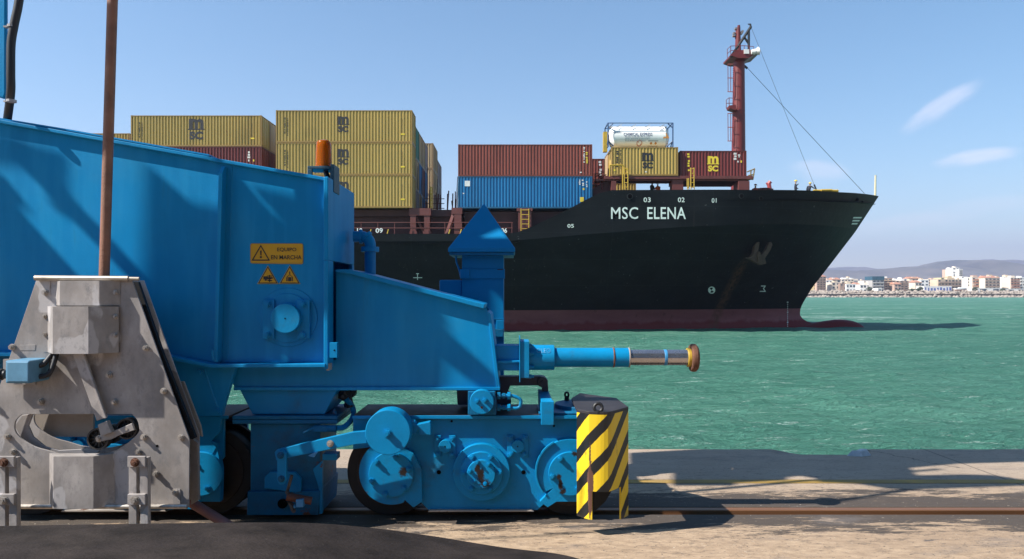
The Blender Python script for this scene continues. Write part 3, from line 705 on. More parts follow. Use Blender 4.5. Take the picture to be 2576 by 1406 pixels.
# bulb
bt = [(26, -2.6), (28.5, -1.95), (30.3, -1.66), (31.6, -1.55), (33.2, -1.30), (34.6, -1.14), (36.0, -1.30), (37.0, -1.72), (37.5, -2.4), (37.8, -3.4)]
bx = spline([(p[0], 0, p[1]) for p in bt], 4); prev = None
for q in bx:
    top = q.z; x = q.x; bot = -6.5 if x < 36 else -6.5+(x-36)*1.4; hz = (top-bot)/2; cz = (top+bot)/2; hw = 1.55*min(1, max(.05, (38.0-x)/2.2))**.5*(.75 if x < 30 else 1)
    ring = [bm.verts.new((x, SC+hw*math.cos(a), cz+hz*math.sin(a))) for a in [2*math.pi*k/28 for k in range(28)]]
    if prev:
        for k in range(28): bm.faces.new((prev[k], prev[(k+1) % 28], ring[(k+1) % 28], ring[k]))
    prev = ring
bm.faces.new(prev)
hull_bvh = BVHTree.FromBMesh(bm)
bmesh.ops.remove_doubles(bm, verts=bm.verts, dist=1e-4)
hull = obj('hull', bm, HULL, ship)
for p in hull.data.polygons: p.use_smooth = True

PAINTW = mat('hull_lettering', (.62, .70, .64), .6, var=.12, vscale=1.5, dirt=.25, dirtcol=(.35, .40, .36))
def project(bm, off=.05):
    for v in bm.verts:
        hit = hull_bvh.ray_cast(Vector((v.co.x, 20, v.co.z)), Vector((0, 1, 0)))
        if hit[0]: v.co.y = hit[0].y-off
def hull_px(px, py):
    """solve the hull point seen at a picture point"""
    o = Vector((0, 0, EYE)); d = Vector(((px-CX)/F, 1, (HY-py)/F)); h = hull_bvh.ray_cast(o, d.normalized())
    return h[0] if h[0] else o+d*SD
def hull_text(s, px0, py0, px1, py1, name='hull_lettering', bold=.012, m=PAINTW, spacing=1.05):
    a = hull_px(px0, py0); b = hull_px(px1, py1); bm = bmn()
    text_at(bm, s, (a.x+b.x)/2, SD-1, (a.z+b.z)/2, abs(b.x-a.x), abs(a.z-b.z), bold=bold, spacing=spacing)
    bmesh.ops.triangulate(bm, faces=bm.faces)
    for _ in range(2): bmesh.ops.subdivide_edges(bm, edges=[e for e in bm.edges if e.calc_length() > .8], cuts=2)
    project(bm); return obj(name, bm, m, hull)
hull_text('MSC', 1537, 521, 1605, 551, bold=.006); hull_text('ELENA', 1628, 521, 1725, 551, bold=.010)
a = R5(385, 548); b_ = R5(425, 575); hull_text('03', *a, *b_)
a = R5(578, 548); b_ = R5(616, 575); hull_text('02', *a, *b_)
a = R5(768, 552); b_ = R5(795, 578); hull_text('01', *a, *b_)
a = RT(1528, 608); b_ = RT(1573, 634); hull_text('05', *a, *b_)
def hull_poly(polys, name, m=PAINTW, off=.05, sub=True):
    bm = bmn()
    for pl in polys:
        f = [bm.verts.new(hull_px(*p)) for p in pl]; bm.faces.new(f)
    bmesh.ops.triangulate(bm, faces=bm.faces)
    if sub: bmesh.ops.subdivide_edges(bm, edges=bm.edges[:], cuts=2)
    project(bm, off); return obj(name, bm, m, hull)
def stroke(p, q, w_=2.2):
    d = Vector((q[0]-p[0], q[1]-p[1])).normalized(); nx_, ny_ = -d.y*w_/2, d.x*w_/2
    return [(p[0]+nx_, p[1]+ny_), (q[0]+nx_, q[1]+ny_), (q[0]-nx_, q[1]-ny_), (p[0]-nx_, p[1]-ny_)]
# bulb mark, thruster mark, tug mark, bow stripes, draught marks
m5 = lambda x, y: R5(x, y)
hull_poly([stroke(m5(1038, 1076), m5(1072, 1076)), stroke(m5(1070, 1077), m5(1060, 1062)), stroke(m5(1058, 1062), m5(1070, 1044)), stroke(m5(1070, 1046), m5(1045, 1046))], 'bulb_mark')
c0 = m5(768, 1069); ring = []
for k in range(20):
    a0, a1 = 2*math.pi*k/20, 2*math.pi*(k+1)/20
    ring.append([(c0[0]+9*math.cos(a0), c0[1]+9*math.sin(a0)), (c0[0]+9*math.cos(a1), c0[1]+9*math.sin(a1)), (c0[0]+6.6*math.cos(a1), c0[1]+6.6*math.sin(a1)), (c0[0]+6.6*math.cos(a0), c0[1]+6.6*math.sin(a0))])
for s in (0, math.pi):
    pl = [(c0[0], c0[1])]+[(c0[0]+8*math.cos(a), c0[1]+8*math.sin(a)) for a in [s-.8+1.6*i/6-.2 for i in range(7)]]; ring.append(pl)
hull_poly(ring, 'thruster_mark')
hull_poly([stroke(RT(445, 985), RT(508, 985), 1.6), stroke(RT(475, 955), RT(475, 1000), 1.6), stroke(RT(465, 957), RT(485, 957), 1.6)], 'tug_mark')
hull_poly([[m5(1566+k*-4, 658+k*17), m5(1614-k*12, 658+k*17), m5(1608-k*12, 666+k*17), m5(1561-k*4, 666+k*17)] for k in range(3)], 'bow_stripes')
bm = bmn()
for k in range(15):
    px, py = m5(1195, 1137+k*11.2); w_ = (3.6 if k % 5 == 0 else 1.5)
    f = [hull_px(px-w_/2, py-1.1), hull_px(px+w_/2, py-1.1), hull_px(px+w_/2, py+1.1), hull_px(px-w_/2, py+1.1)]
    bm.faces.new([bm.verts.new(q) for q in f])
project(bm); obj('draught_marks', bm, PAINTW, hull)
# mooring openings in the bulwark
for (x, y, r_) in ((308, 542, 15), (935, 540, 13), (1045, 553, 10), (1583, 560, 12), (1612, 575, 8)):
    p = hull_px(*m5(x, y)); bm = bmn(); rw = r_/1.406/1.59*p.y/F
    for dy, rr_, in ((-.10, rw*1.08),): cyl(bm, (p.x, p.y+.1, p.z), (p.x, p.y+dy, p.z), rr_, seg=20)
    obj('chock_rim', bm, mat('chock', (.009, .013, .013), .6), hull)
    bm = bmn(); cyl(bm, (p.x, p.y+.1, p.z), (p.x, p.y-.115, p.z), rw*.85, seg=20); obj('chock_opening', bm, DARK, hull)
# anchor
RUSTA = mat('anchor_rust', (.060, .034, .020), .8, var=.3, vscale=4)
p = hull_px(*m5(1030, 890)); bm = bmn()
def apx(x, y): q = m5(x, y); return (q[0], q[1])
dA = min(hull_px(*m5(x_, y_)).y for x_, y_ in ((1040, 800), (1100, 800), (1030, 860)))-.35
prism(bm, L(m5, [(965, 885), (990, 880), (1005, 860), (1010, 820), (1025, 797), (1040, 800), (1036, 830), (1028, 862), (1048, 868), (1075, 840), (1092, 800), (1104, 797), (1112, 815), (1100, 845), (1070, 890), (1078, 920), (1045, 928), (1000, 905)]), dA, dA+.7)
prism(bm, L(m5, [(1025, 868), (1036, 850), (1044, 852), (1050, 905), (1030, 910)]), dA-.25, dA+1.2)
obj('anchor', bm, RUSTA, hull, bevel=.06)
# deck house, coamings and lashing structure
REDP = mat('oxide_red', (.135, .034, .028), .6, var=.18, vscale=.8, dirt=.25, dirtcol=(.05, .02, .018))
REDD = mat('oxide_red_dark', (.06, .017, .016), .7, var=.3, vscale=.8, rust=.15, rscale=1)
bm = bmn()
box(bm, (-60, SD+1.6, 6), (X_(1160, SD), SC+HB-1.6, 8.6)); box(bm, (-60, SD+1.1, 8.6), (X_(1160, SD)-.5, SC+HB-1.2, 9.2))
box(bm, (X_(1165, SD), SD+1.9, 6), (X_(1480, SD), SC+HB-2, 9.1))
obj('hatch_coaming', bm, REDD, ship)
def pillar(x0, x1, y0=523, y1=588, brace=True):
    bm = bmn(); xa, xb = X_(x0, SD), X_(x1, SD); zb, zt = Z_(y1, SD), Z_(y0, SD); w_ = .5
    box(bm, (xa, SD+.25, zb), (xa+w_, SD+.9, zt-.65)); box(bm, (xb-w_-.1, SD+.25, zb), (xb-.1, SD+.9, zt-.65))
    box(bm, (xa-.1, SD+.2, zt-.65), (xb, SD+1.4, zt))
    if brace: tube(bm, [(xa+.5, SD+.6, zt-.8), (xb-.6, SD+.6, zb+.1)], .13, 6)
    box(bm, (xa-.05, SD+.15, zb), (xa+w_+.1, SD+1, zb+.25)); box(bm, (xb-w_-.2, SD+.15, zb), (xb, SD+1, zb+.25))
    obj('lashing_pillar', bm, REDP, ship)
pillar(1031, 1083); pillar(330, 380); pillar(680, 720)
bm = bmn(); xa = X_(1140, SD); zt, zb = Z_(523, SD), Z_(588, SD)
tube(bm, [(X_(1123, SD), SD+.6, zb), (X_(1142, SD), SD+.6, zt-.4)], .22, 6); box(bm, (X_(1142, SD), SD+.3, zb), (X_(1160, SD), SD+1.1, zt)); box(bm, (X_(1135, SD), SD+.28, zt-.5), (X_(1162, SD), SD+1.12, zt+.05))
obj('lashing_pillar', bm, REDP, ship)
bm = bmn(); box(bm, (X_(1304, SD), SD+.3, 7.0), (X_(1337, SD), SD+1.2, Z_(523, SD))); box(bm, (X_(1300, SD), SD+.25, Z_(530, SD)), (X_(1337, SD)+.1, SD+1.3, Z_(523, SD)))
obj('lashing_pillar', bm, REDP, ship)
def ladder(x, y, z0, z1, w_=.45, m=YELP, name='ladder', r=.04, parent=ship):
    bm = bmn(); 
    for s in (-.5, .5): tube(bm, [(x+s*w_, y, z0), (x+s*w_, y, z1)], r, 5)
    z = z0+.2
    while z < z1: tube(bm, [(x-w_/2, y, z), (x+w_/2, y, z)], r*.8, 5); z += .42
    return obj(name, bm, m, parent)
ladder(X_(1321, SD), SD+.2, 7.2, 9.2, .7)
# rails along the low deck
bm = bmn()
for z in (7.45, 7.95): tube(bm, [(-45, SD+.1, z), (X_(1290, SD), SD+.1, z)], .03, 5)
x = -45
while x < .2: tube(bm, [(x, SD+.1, 6.8), (x, SD+.1, 7.97)], .03, 5); x += 1.5
obj('deck_rail', bm, REDP, ship)
# bay numbers on the rail boards
for s, x0, x1 in (('10', 50, 87), ('09', 180, 231), ('06', 1062, 1104)):
    a = RT(x0, 637); b_ = RT(x1, 670); bm = bmn()
    text_at(bm, s, (X_(a[0], SD)+X_(b_[0], SD))/2, SD-.02, (Z_(a[1], SD)+Z_(b_[1], SD))/2, X_(b_[0], SD)-X_(a[0], SD), Z_(a[1], SD)-Z_(b_[1], SD), bold=.02)
    obj('bay_number', bm, mat('number_white', (.75, .77, .72), .6), ship)
for x in (140, 262, 775, 695):
    a = RT(x, 676); b_ = RT(x+9, 645); bm = bmn(); tube(bm, [(X_(a[0], SD), SD+.02, Z_(a[1], SD)), (X_(b_[0], SD), SD+.02, Z_(b_[1], SD))], .05, 5); obj('mooring_bar', bm, YELP, ship)
# forward lashing frame that carries the short containers
FD = 68.6
bm = bmn()
def fb(x0, y0, x1, y1, d0, d1): a = R5(x0, y0); b = R5(x1, y1); box(bm, (X_(a[0], FD), d0, Z_(b[1], FD)), (X_(b[0], FD), d1, Z_(a[1], FD)))
fb(165, 425, 1000, 443, FD+.05, FD+2.2); fb(600, 442, 975, 452, FD+.3, FD+2.2); fb(120, 440, 600, 450, FD+.35, FD+2.2)
fb(205, 455, 232, 506, FD, FD+1.2); fb(550, 440, 612, 506, FD+.2, FD+1.3); fb(920, 455, 982, 510, FD, FD+1.6)
fb(215, 484, 920, 506, FD+8, FD+9)
for xx in (300, 420, 690, 800): fb(xx, 450, xx+22, 506, FD+14, FD+15)
obj('container_support', bm, REDP, ship)
bm = bmn()
a = L(m5, [(100, 500), (165, 452), (230, 440), (232, 512), (100, 560)]); prism(bm, a, FD+.9, FD+2.6); obj('lashing_bridge', bm, REDD, ship)
# brown steel tangle aft of the support frame: rails and rods
bm = bmn(); q = random.Random(4)
for k in range(16):
    a = m5(q.uniform(100, 160), q.uniform(400, 520)); b = m5(q.uniform(100, 175), q.uniform(400, 500)); tube(bm, [pt(*a, FD+.6), pt(*b, FD+1.2)], .05, 5); obj('lashing_rod', bm, REDP, ship); bm = bmn()
bm.free()
# ladders with hoops in yellow
for (x0, x1, y0, y1) in ((278, 298, 385, 503), (652, 670, 380, 503), (632, 640, 440, 503)):
    a = m5((x0+x1)/2, y1); b = m5(x0, y0); c = m5(x1, y0); ladder(X_(a[0], FD-.3), FD-.3, Z_(a[1], FD-.3), Z_(b[1], FD-.3), X_(c[0], FD)-X_(b[0], FD), YELP, r=.05)
bm = bmn(); a = m5(195, 367); b = m5(270, 367); c = m5(292, 395); tube(bm, [pt(*a, FD-.3), pt(*b, FD-.3), pt(*c, FD-.3)], .06, 6); tube(bm, [pt(*m5(195, 367), FD-.3), pt(*m5(195, 430), FD-.3)], .05, 6); tube(bm, [pt(*m5(268, 367), FD-.3), pt(*m5(268, 500), FD-.3)], .05, 6); obj('handrail', bm, YELP, ship)
bm = bmn()
for p, q_ in (((1010, 388), (1000, 448)), ((968, 404), (1012, 386)), ((975, 425), (1006, 418)), ((990, 397), (986, 440)), ((965, 445), (1002, 446))): tube(bm, [pt(*m5(*p), FD+.2), pt(*m5(*q_), FD+.2)], .06, 6)
obj('end_rail', bm, mat('rail_dull', (.22, .15, .06), .6), ship)
# foredeck fittings
bm = bmn(); tube(bm, [pt(*m5(1096, 505), 72), pt(*m5(1090, 470), 72), pt(*m5(1098, 459), 72)], .2, 7); tube(bm, [pt(*m5(1096, 462), 72), pt(*m5(1076, 471), 72)], .1, 6); tube(bm, [pt(*m5(1078, 470), 72), pt(*m5(1088, 490), 72)], .06, 6); obj('deck_davit', bm, mat('red_davit', (.38, .06, .06), .5), ship)
bm = bmn(); 
for (x, r_, h) in ((1060, .5, .5), (1030, .45, .45), (1085, .4, .4)): q = pt(*m5(x, 514), 72); cyl(bm, (q.x, q.y, q.z-1.2), (q.x, q.y, q.z+h*.4), r_, seg=14); cyl(bm, (q.x, q.y, q.z+h*.4), (q.x, q.y, q.z+h*.55), r_*1.3, seg=14)
obj('mooring_bitt', bm, REDP, ship)
bm = bmn(); tube(bm, [pt(*m5(1340, 510), 76), pt(*m5(1480, 511), 76)], .13, 6); tube(bm, [pt(*m5(1385, 508), 75.8), pt(*m5(1445, 507), 75.8)], .12, 6); obj('stowed_spar', bm, YELP, ship)
bm = bmn(); tube(bm, [pt(*m5(1688, 540), 79.8), pt(*m5(1690, 423), 79.8)], [.12, .09], 8); obj('jack_staff', bm, mat('staff', (.62, .55, .36), .5), ship)
# foremast
MD = 79.0
def rm(x, y, d=MD): return pt(*RM(x, y), d)
MAST = mat('mast_red', (.15, .018, .016), .5, var=.1, vscale=1)
bm = bmn()
a0, a1, b0, b1 = rm(240, 1030), rm(357, 1030), rm(262, 290), rm(347, 300)
n = 20; prev = None
for k in range(9):
    f = k/8; x0 = a0.x+(b0.x-a0.x)*f; x1 = a1.x+(b1.x-a1.x)*f; z = 10.4+(b0.z-10.4)*f; cxm, hw = (x0+x1)/2, (x1-x0)/2
    ring = [bm.verts.new((cxm+hw*math.cos(t), MD+hw*1.0*math.sin(t), z)) for t in [2*math.pi*i/n for i in range(n)]]
    if prev:
        for i in range(n): bm.faces.new((prev[i], prev[(i+1) % n], ring[(i+1) % n], ring[i]))
    prev = ring
bm.faces.new(prev)
mast = obj('mast', bm, MAST, ship, smooth=True)
bm = bmn(); prism(bm, L(RM, [(212, 300), (245, 278), (300, 270), (380, 270), (437, 278), (430, 292), (395, 302), (345, 330), (262, 330), (215, 312)]), MD-1.5, MD+1.5, MD); obj('platform', bm, MAST, mast)
bm = bmn()
def rail(pts, d, r=.035):
    tube(bm, [rm(*p, d) for p in pts], r, 5)
for d in (MD-1.4, MD+1.4):
    rail([(213, 295), (213, 228), (240, 203), (345, 200), (420, 208), (420, 272)], d); rail([(214, 262), (240, 238), (345, 236), (420, 240)], d)
    for x in (240, 310, 345, 385): rail([(x, 203), (x, 280)], d)
obj('platform_rail', bm, MAST, mast)
bm = bmn(); tube(bm, [rm(297, 300), rm(297, 60)], [.34, .24], 10); tube(bm, [rm(305, 60), rm(302, 42)], .15, 8); prism(bm, L(RM, [(286, 240), (308, 240), (330, 275), (268, 275)]), MD-.15, MD+.15, MD)
for y, x0, x1 in ((72, 272, 285), (105, 262, 290), (98, 308, 335), (140, 275, 290), (170, 280, 292), (128, 262, 275)): tube(bm, [rm(x0, y), rm(x1, y)], .1, 6)
obj('topmast', bm, MAST, mast)
bm = bmn()
for x, y in ((278, 68), (264, 104), (330, 90), (322, 104), (262, 122)): box(bm, tuple(rm(x-7, y+8)-Vector((0, .2, 0))), tuple(rm(x+7, y-6)+Vector((0, .2, 0))))
obj('mast_lamp', bm, mat('lamp_grey', (.20, .18, .18), .5), mast)
bm = bmn(); tube(bm, [rm(240, 290, MD-1.2), rm(398, 52, MD-1.2)], .14, 8); tube(bm, [rm(381, 80, MD-1.2), rm(381, 282, MD-1.2)], .13, 8); tube(bm, [rm(345, 132, MD-1.2), rm(381, 185, MD-1.2)], .12, 8); tube(bm, [rm(398, 60, MD-1.2), rm(392, 30, MD-1.2)], .1, 8); tube(bm, [rm(375, 32, MD-1.2), rm(398, 32, MD-1.2)], .06, 6)
obj('jib', bm, BLACK, mast)
bm = bmn(); cyl(bm, rm(400, 250, MD-1.6), rm(430, 248, MD-1.6), .22, .3); cyl(bm, rm(430, 248, MD-1.6), rm(458, 242, MD-1.6), .2, .42); box(bm, tuple(rm(345, 262, MD-1.6)), tuple(rm(375, 238, MD-1.2)))
obj('loud_hailer', bm, mat('horn_white', (.72, .70, .66), .4), mast)
bm = bmn()
for seg_ in (((258, 345), (258, 560)), ((258, 730), (258, 945))):
    for x in (220, 240): tube(bm, [rm(x+(0 if x > 225 else -2), seg_[0][1], MD-.6), rm(x, seg_[1][1], MD-.6)], .035, 5)
    y = seg_[0][1]
    while y <= seg_[1][1]+1:
        tube(bm, [rm(258, y, MD-.9), rm(217, y, MD-.6), rm(250, y, MD-.2)], .045, 5); y += (seg_[1][1]-seg_[0][1])/2
y = 345
while y < 1000: tube(bm, [rm(256, y, MD-.7), rm(264, y, MD-.7)], .03, 5); y += 16
obj('caged_ladder', bm, MAST, mast)
bm = bmn(); prism(bm, L(RM, [(205, 688), (250, 680), (258, 690), (258, 725), (210, 708)]), MD-1.1, MD, MD)
for d in (MD-1.0, MD-.2):
    rail([(205, 690), (205, 625), (225, 608), (255, 610)], d); rail([(205, 650), (255, 650)], d); rail([(228, 608), (228, 685)], d)
obj('ladder_landing', bm, MAST, mast)
WIRE = mat('wire', (.03, .03, .035), .5)
bm = bmn(); tube(bm, [rm(350, 352), pt(2175, 487, 79.5)], .024, 5); q = rm(352, 356); cyl(bm, q-Vector((.1, 0, 0)), q+Vector((.25, 0, -.3)), .12); obj('stay_wire', bm, WIRE, ship)
bm = bmn(); tube(bm, [rm(400, 58, MD-1.2), rm(908, 1326, 77.8)], .017, 5); tube(bm, [rm(892, 1285, 77.8), rm(908, 1326, 77.8)], .08, 6); obj('stay_wire', bm, WIRE, ship)

# ------------------------------------------------------------------ containers
def cmat(name, c, v=.08): return mat(name, c, .55, var=v, vscale=.6, rust=.22, rscale=1.6, stretch=(1, 1, .4), rustcol=(.13, .07, .04), dirt=.45, dirtcol=tuple(x*.55 for x in c))
CM = {'yellow': cmat('container_yellow', (.47, .315, .085)), 'tan': cmat('container_tan', (.44, .31, .165)), 'red': cmat('container_red', (.17, .030, .027)), 'brown': cmat('container_brown', (.26, .066, .045)), 'blue': cmat('container_blue', (.01, .16, .36)), 'green': cmat('container_green', (.06, .22, .16)), 'grey': cmat('container_grey', (.34, .27, .26)), 'maroon': cmat('container_maroon', (.15, .028, .026))}
LOGO_K = mat('logo_black', (.018, .018, .022), .6); LOGO_Y = mat('logo_yellow', (.75, .55, .04), .6); WHITEP = mat('white_marking', (.70, .68, .64), .6)
DKF = mat('container_frame_dark', (.05, .025, .02), .7)
CMESH = {}
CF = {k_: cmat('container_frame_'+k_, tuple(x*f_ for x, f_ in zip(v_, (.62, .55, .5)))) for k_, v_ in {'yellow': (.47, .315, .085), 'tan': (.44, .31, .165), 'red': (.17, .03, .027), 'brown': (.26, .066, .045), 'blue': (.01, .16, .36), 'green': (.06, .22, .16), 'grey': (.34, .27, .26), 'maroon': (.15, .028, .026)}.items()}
def cont_meshes(Lc, H, color):
    k = (Lc, H, color)
    if k in CMESH: return CMESH[k]
    W_ = 2.44; m = CM[color]; h = Lc/2
    fr = bmn(); t_ = .11
    for sx in (-1, 1):
        for y in (0, W_-t_): box(fr, (min(sx*h, sx*(h-t_)), y, .12), (max(sx*h, sx*(h-t_)), y+t_, H-.10))
    for z0, z1 in ((0, .15), (H-.09, H)):
        for y in (0, W_-t_): box(fr, (-h+.02, y+.004, z0+.006), (h-.02, y+t_-.004, z1-.006))
        for sx in (-1, 1): box(fr, (min(sx*h, sx*(h-t_))+.005, .05, z0+.008), (max(sx*h, sx*(h-t_))-.005, W_-.05, z1-.008))
    for sx in (-1, 1):
        for y in (-.006, W_-.16):
            for z in (-.004, H-.116): box(fr, (sx*h-(.17 if sx > 0 else -0)+0, y, z), (sx*h+(.17 if sx < 0 else 0), y+.166, z+.12))
    sd = bmn(); per = .285; n = int((Lc-2*t_)/per); per = (Lc-2*t_)/n; prof = []
    for i in range(n):
        x = -h+t_+i*per; prof += [(x, .085), (x+per*.28, .085), (x+per*.40, .015), (x+per*.74, .015), (x+per*.86, .085)]
    prof.append((h-t_, .075))
    for yb, sgn in ((0, 1), (W_, -1)):
        lo = [sd.verts.new((x, yb+sgn*y, .14)) for x, y in prof]; hi_ = [sd.verts.new((x, yb+sgn*y, H-.09)) for x, y in prof]
        for i in range(len(prof)-1): sd.faces.new((lo[i], lo[i+1], hi_[i+1], hi_[i]))
    box(sd, (-h+.05, .05, H-.075), (h-.05, W_-.05, H-.03)); box(sd, (-h+.05, .05, .05), (h-.05, W_-.05, .1))
    # front end (-X) corrugated, with vertical ribs
    pr = [(y_, x_) for y_, x_ in []]
    yy = t_; 
    pts_ = []
    while yy < W_-t_-.01: pts_ += [(yy, .08), (yy+.09, .08), (yy+.12, .03), (yy+.20, .03)]; yy += .2467
    pts_.append((W_-t_, .08))
    lo = [sd.verts.new((-h+x, y, .14)) for y, x in pts_]; hi_ = [sd.verts.new((-h+x, y, H-.09)) for y, x in pts_]
    for i in range(len(pts_)-1): sd.faces.new((lo[i], lo[i+1], hi_[i+1], hi_[i]))
    dr = bmn(); box(dr, (h-.07, t_+.01, .15), (h-.035, W_/2-.012, H-.10)); box(dr, (h-.07, W_/2+.012, .15), (h-.035, W_-t_-.01, H-.10))
    for y in (.38, .85, W_-.85, W_-.38): tube(dr, [(h-.015, y, .12), (h-.015, y, H-.1)], .022, 6)
    for y in (.38, .85, W_-.85, W_-.38):
        for z in (.4, 1.1, H-.4): box(dr, (h-.04, y-.07, z-.04), (h-.002, y+.07, z+.04))
    out = []
    for nm, b in (('frame', fr), ('side_panel', sd), ('door', dr)):
        bmesh.ops.recalc_face_normals(b, faces=b.faces) if nm != 'side_panel' else None
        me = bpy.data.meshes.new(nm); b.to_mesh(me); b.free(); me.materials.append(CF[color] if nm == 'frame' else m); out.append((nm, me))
    CMESH[k] = out; return out
def msc_logo(x, y, z, hgt, wd):
    bm = bmn(); text_at(bm, 'm', x, y, z+hgt*.26, wd*.86, hgt*.46, bold=.035)
    # tall stem bar and long foot of the m, then sc below
    f = [bm.verts.new(q) for q in ((x-wd*.5, y, z+hgt*.03), (x+wd*.5, y, z+hgt*.03), (x+wd*.46, y, z-hgt*.02), (x-wd*.46, y, z-hgt*.02))]; bm.faces.new(f)
    f = [bm.verts.new(q) for q in ((x-wd*.42, y+.001, z+hgt*.5), (x-wd*.20, y+.001, z+hgt*.5), (x-wd*.20, y+.001, z), (x-wd*.30, y+.001, z), (x-wd*.30, y+.001, z+hgt*.44), (x-wd*.42, y+.001, z+hgt*.44))]; bm.faces.new(f)
    text_at(bm, 'SC', x, y, z-hgt*.28, wd*.82, hgt*.38, bold=.055)
    return bm
def container(px, py, D, Lc, H, color, label, logo=None, x_right=True, marks=(), group='shipping containers stacked on the ship'):
    """px = right (or left) edge of the near face, py = its top, both as seen at distance D"""
    Xe = X_(px, D); xc = Xe-Lc/2 if x_right else Xe+Lc/2; z = Z_(py, D)-H
    t = thing('shipping_container', label, 'container', (xc, D, z), group)
    for nm, me in cont_meshes(Lc, H, color):
        o = bpy.data.objects.new(nm, me); COL.objects.link(o); o.parent = t
    if logo:
        lx, lz, lh, lw, lm = logo; X0 = xc+lx
        obj('logo', msc_logo(X0, D-.004+.012, z+lz, lh, lw), lm, t)
    for s, mx, mz, mw, mh, mm in marks:
        bm = bmn(); 
        if s == '#': box(bm, (xc+mx-mw/2, D+.002, z+mz-mh/2), (xc+mx+mw/2, D+.014, z+mz+mh/2))
        elif s == '|':     # vertical line of small serial characters
            q = random.Random(int(mx*10)); zz = z+mz+mh/2
            while zz > z+mz-mh/2:
                hh = mw*.75; box(bm, (xc+mx-mw*q.uniform(.2, .5), D+.002, zz-hh*.75), (xc+mx+mw*q.uniform(.2, .5), D+.014, zz)); zz -= hh*q.choice((1.05, 1.05, 1.9))
        else: text_at(bm, s, xc+mx, D+.006, z+mz, mw, mh, bold=.02)
        obj('marking', bm, mm, t)
    return t
L40, L20, HC, HS = 12.192, 6.058, 2.896, 2.591
T = HC+.015
yl = (-.1, 0, 0, 0, LOGO_K)
mk = [('|', -5.3, 1.5, .13, 1.5, LOGO_K), ('|', -5.05, 1.45, .10, 1.5, LOGO_K), ('#', 5.25, .75, .34, .13, LOGO_Y), ('|', 5.2, 1.55, .05, 1.2, LOGO_K)]
def zt(py, D, n): return HY-((HY-py)*D/F-T*n)*F/D
# bay with the yellow stack
for n, lab in enumerate(['yellow container with logo, topmost of the three high stack behind the orange beacon', 'yellow container in the middle of the stack, directly behind the orange beacon', 'yellow container, bottom of the stack behind the orange beacon, partly hidden by the crane']):
    container(1037, zt(277, SD, n), SD, L40, HC, 'yellow', lab, (-.08, 1.62, 1.45, 1.15, LOGO_K), marks=mk)
rows = [(1, 320, ['green', 'tan', 'grey', 'maroon']), (2, 326, ['tan', 'blue', 'tan', 'brown']), (3, 334, ['tan', 'maroon', 'blue', 'tan']), (4, 342, ['grey', 'blue', 'brown', 'red'])]
CL = {'green': 'green', 'tan': 'tan', 'grey': 'grey', 'maroon': 'maroon', 'blue': 'blue', 'brown': 'rust brown', 'red': 'dark red', 'yellow': 'yellow'}
ORD = ['second', 'third', 'fourth', 'fifth']; TIER = ['topmost', 'second from the top', 'third from the top', 'fourth from the top']
for r_, yt, cs in rows:
    D = SD+r_*2.55
    zt0 = (HY-yt)*D/F
    for n, c in enumerate(cs[:3]):
        py = HY-((HY-318)*70.05/F - .02 - T*n)*F/D
        container(HY*0+CX+X_(1037, SD)*F/D, py, D, L40, HC, c, '%s container, %s in the %s row behind the high yellow stack' % (CL[c], TIER[n], ORD[r_-1]))
# far rows of the same bay, tan, seen past the gap
for r_ in range(4):
    D = 85.5+r_*2.55
    for n in range(4):
        py = HY-((HY-360)*85.5/F - (.0 if r_ < 2 else 1.0) - T*n)*F/D
        container(CX+X_(1037, SD)*F/D, py, D, L40, HC, ['tan', 'tan', 'grey', 'grey'][r_] if n != 3 else 'yellow', 'tan container, %s in the %s row beyond the gap behind' % (TIER[n], ['first', 'second', 'third', 'fourth'][r_]))
# bay further aft
container(658, 290, 70.4, L40, HC, 'yellow', 'yellow container with big black logo, top of the leftmost stack', (.0, 1.58, 2.0, 1.6, LOGO_K), marks=mk)
container(658, zt(290, 70.4, 1), 70.4, L40, HC, 'red', 'dark red container directly under the yellow one with the big black logo', None, marks=[('|', 4.9, 2.1, .3, .7, WHITEP), ('#', 5.35, 1.6, .12, .18, LOGO_Y), ('#', 4.9, 1.6, .12, .18, WHITEP)])
container(658, zt(290, 70.4, 2), 70.4, L40, HC, 'brown', 'brown container third down in the left stack, hidden behind the blue crane beam')
for k in range(2): container(CX+X_(658, 70.4)*F/(72.95+k*2.55), HY-((HY-290)*70.4/F)*F/(72.95+k*2.55), 72.95+k*2.55, L40, HC, 'tan', '%s tan container behind the yellow one with the big black logo' % ('first', 'second')[k])
for k in range(2): container(CX+X_(658, 70.4)*F/(72.95+k*2.55), HY-((HY-290)*70.4/F-T)*F/(72.95+k*2.55), 72.95+k*2.55, L40, HC, 'maroon', '%s maroon container behind the dark red one of the left stack' % ('first', 'second')[k])
container(326, 335, 76.5, L40, HC, 'yellow', 'low yellow container peeping over the blue beam behind the rusty pole')
# blue and red bay
container(1490, 363, 68.6, L40, HC, 'brown', 'long rust red container on top of the long blue one', None, marks=[('|', 5.35, 1.9, .16, 1.5, WHITEP), ('|', 5.6, 1.7, .2, 1.0, LOGO_Y), ('#', 5.05, .35, .16, .1, WHITEP)])
container(1490, zt(363, 68.6, 1), 68.6, L40, HC, 'blue', 'long blue container under the long rust red one, above the ship name', None, marks=[('#', -5.25, 2.25, .48, .50, WHITEP), ('|', 4.95, 2.3, .16, .6, WHITEP), ('|', 5.25, 2.3, .2, .6, WHITEP), ('|', 5.6, 2.2, .12, .5, WHITEP), ('#', 5.3, 1.75, .14, .18, LOGO_Y), ('#', 5.15, .8, .34, .42, LOGO_Y), ('#', -5.6, 1.35, .12, .1, WHITEP)])
for k in range(2): container(CX+X_(1490, 68.6)*F/(71.2+2.55*k), HY-((HY-363)*68.6/F-T)*F/(71.2+2.55*k), 71.2+2.55*k, L40, HC, 'grey', '%s grey container hidden behind the long blue one' % ('first', 'second')[k])
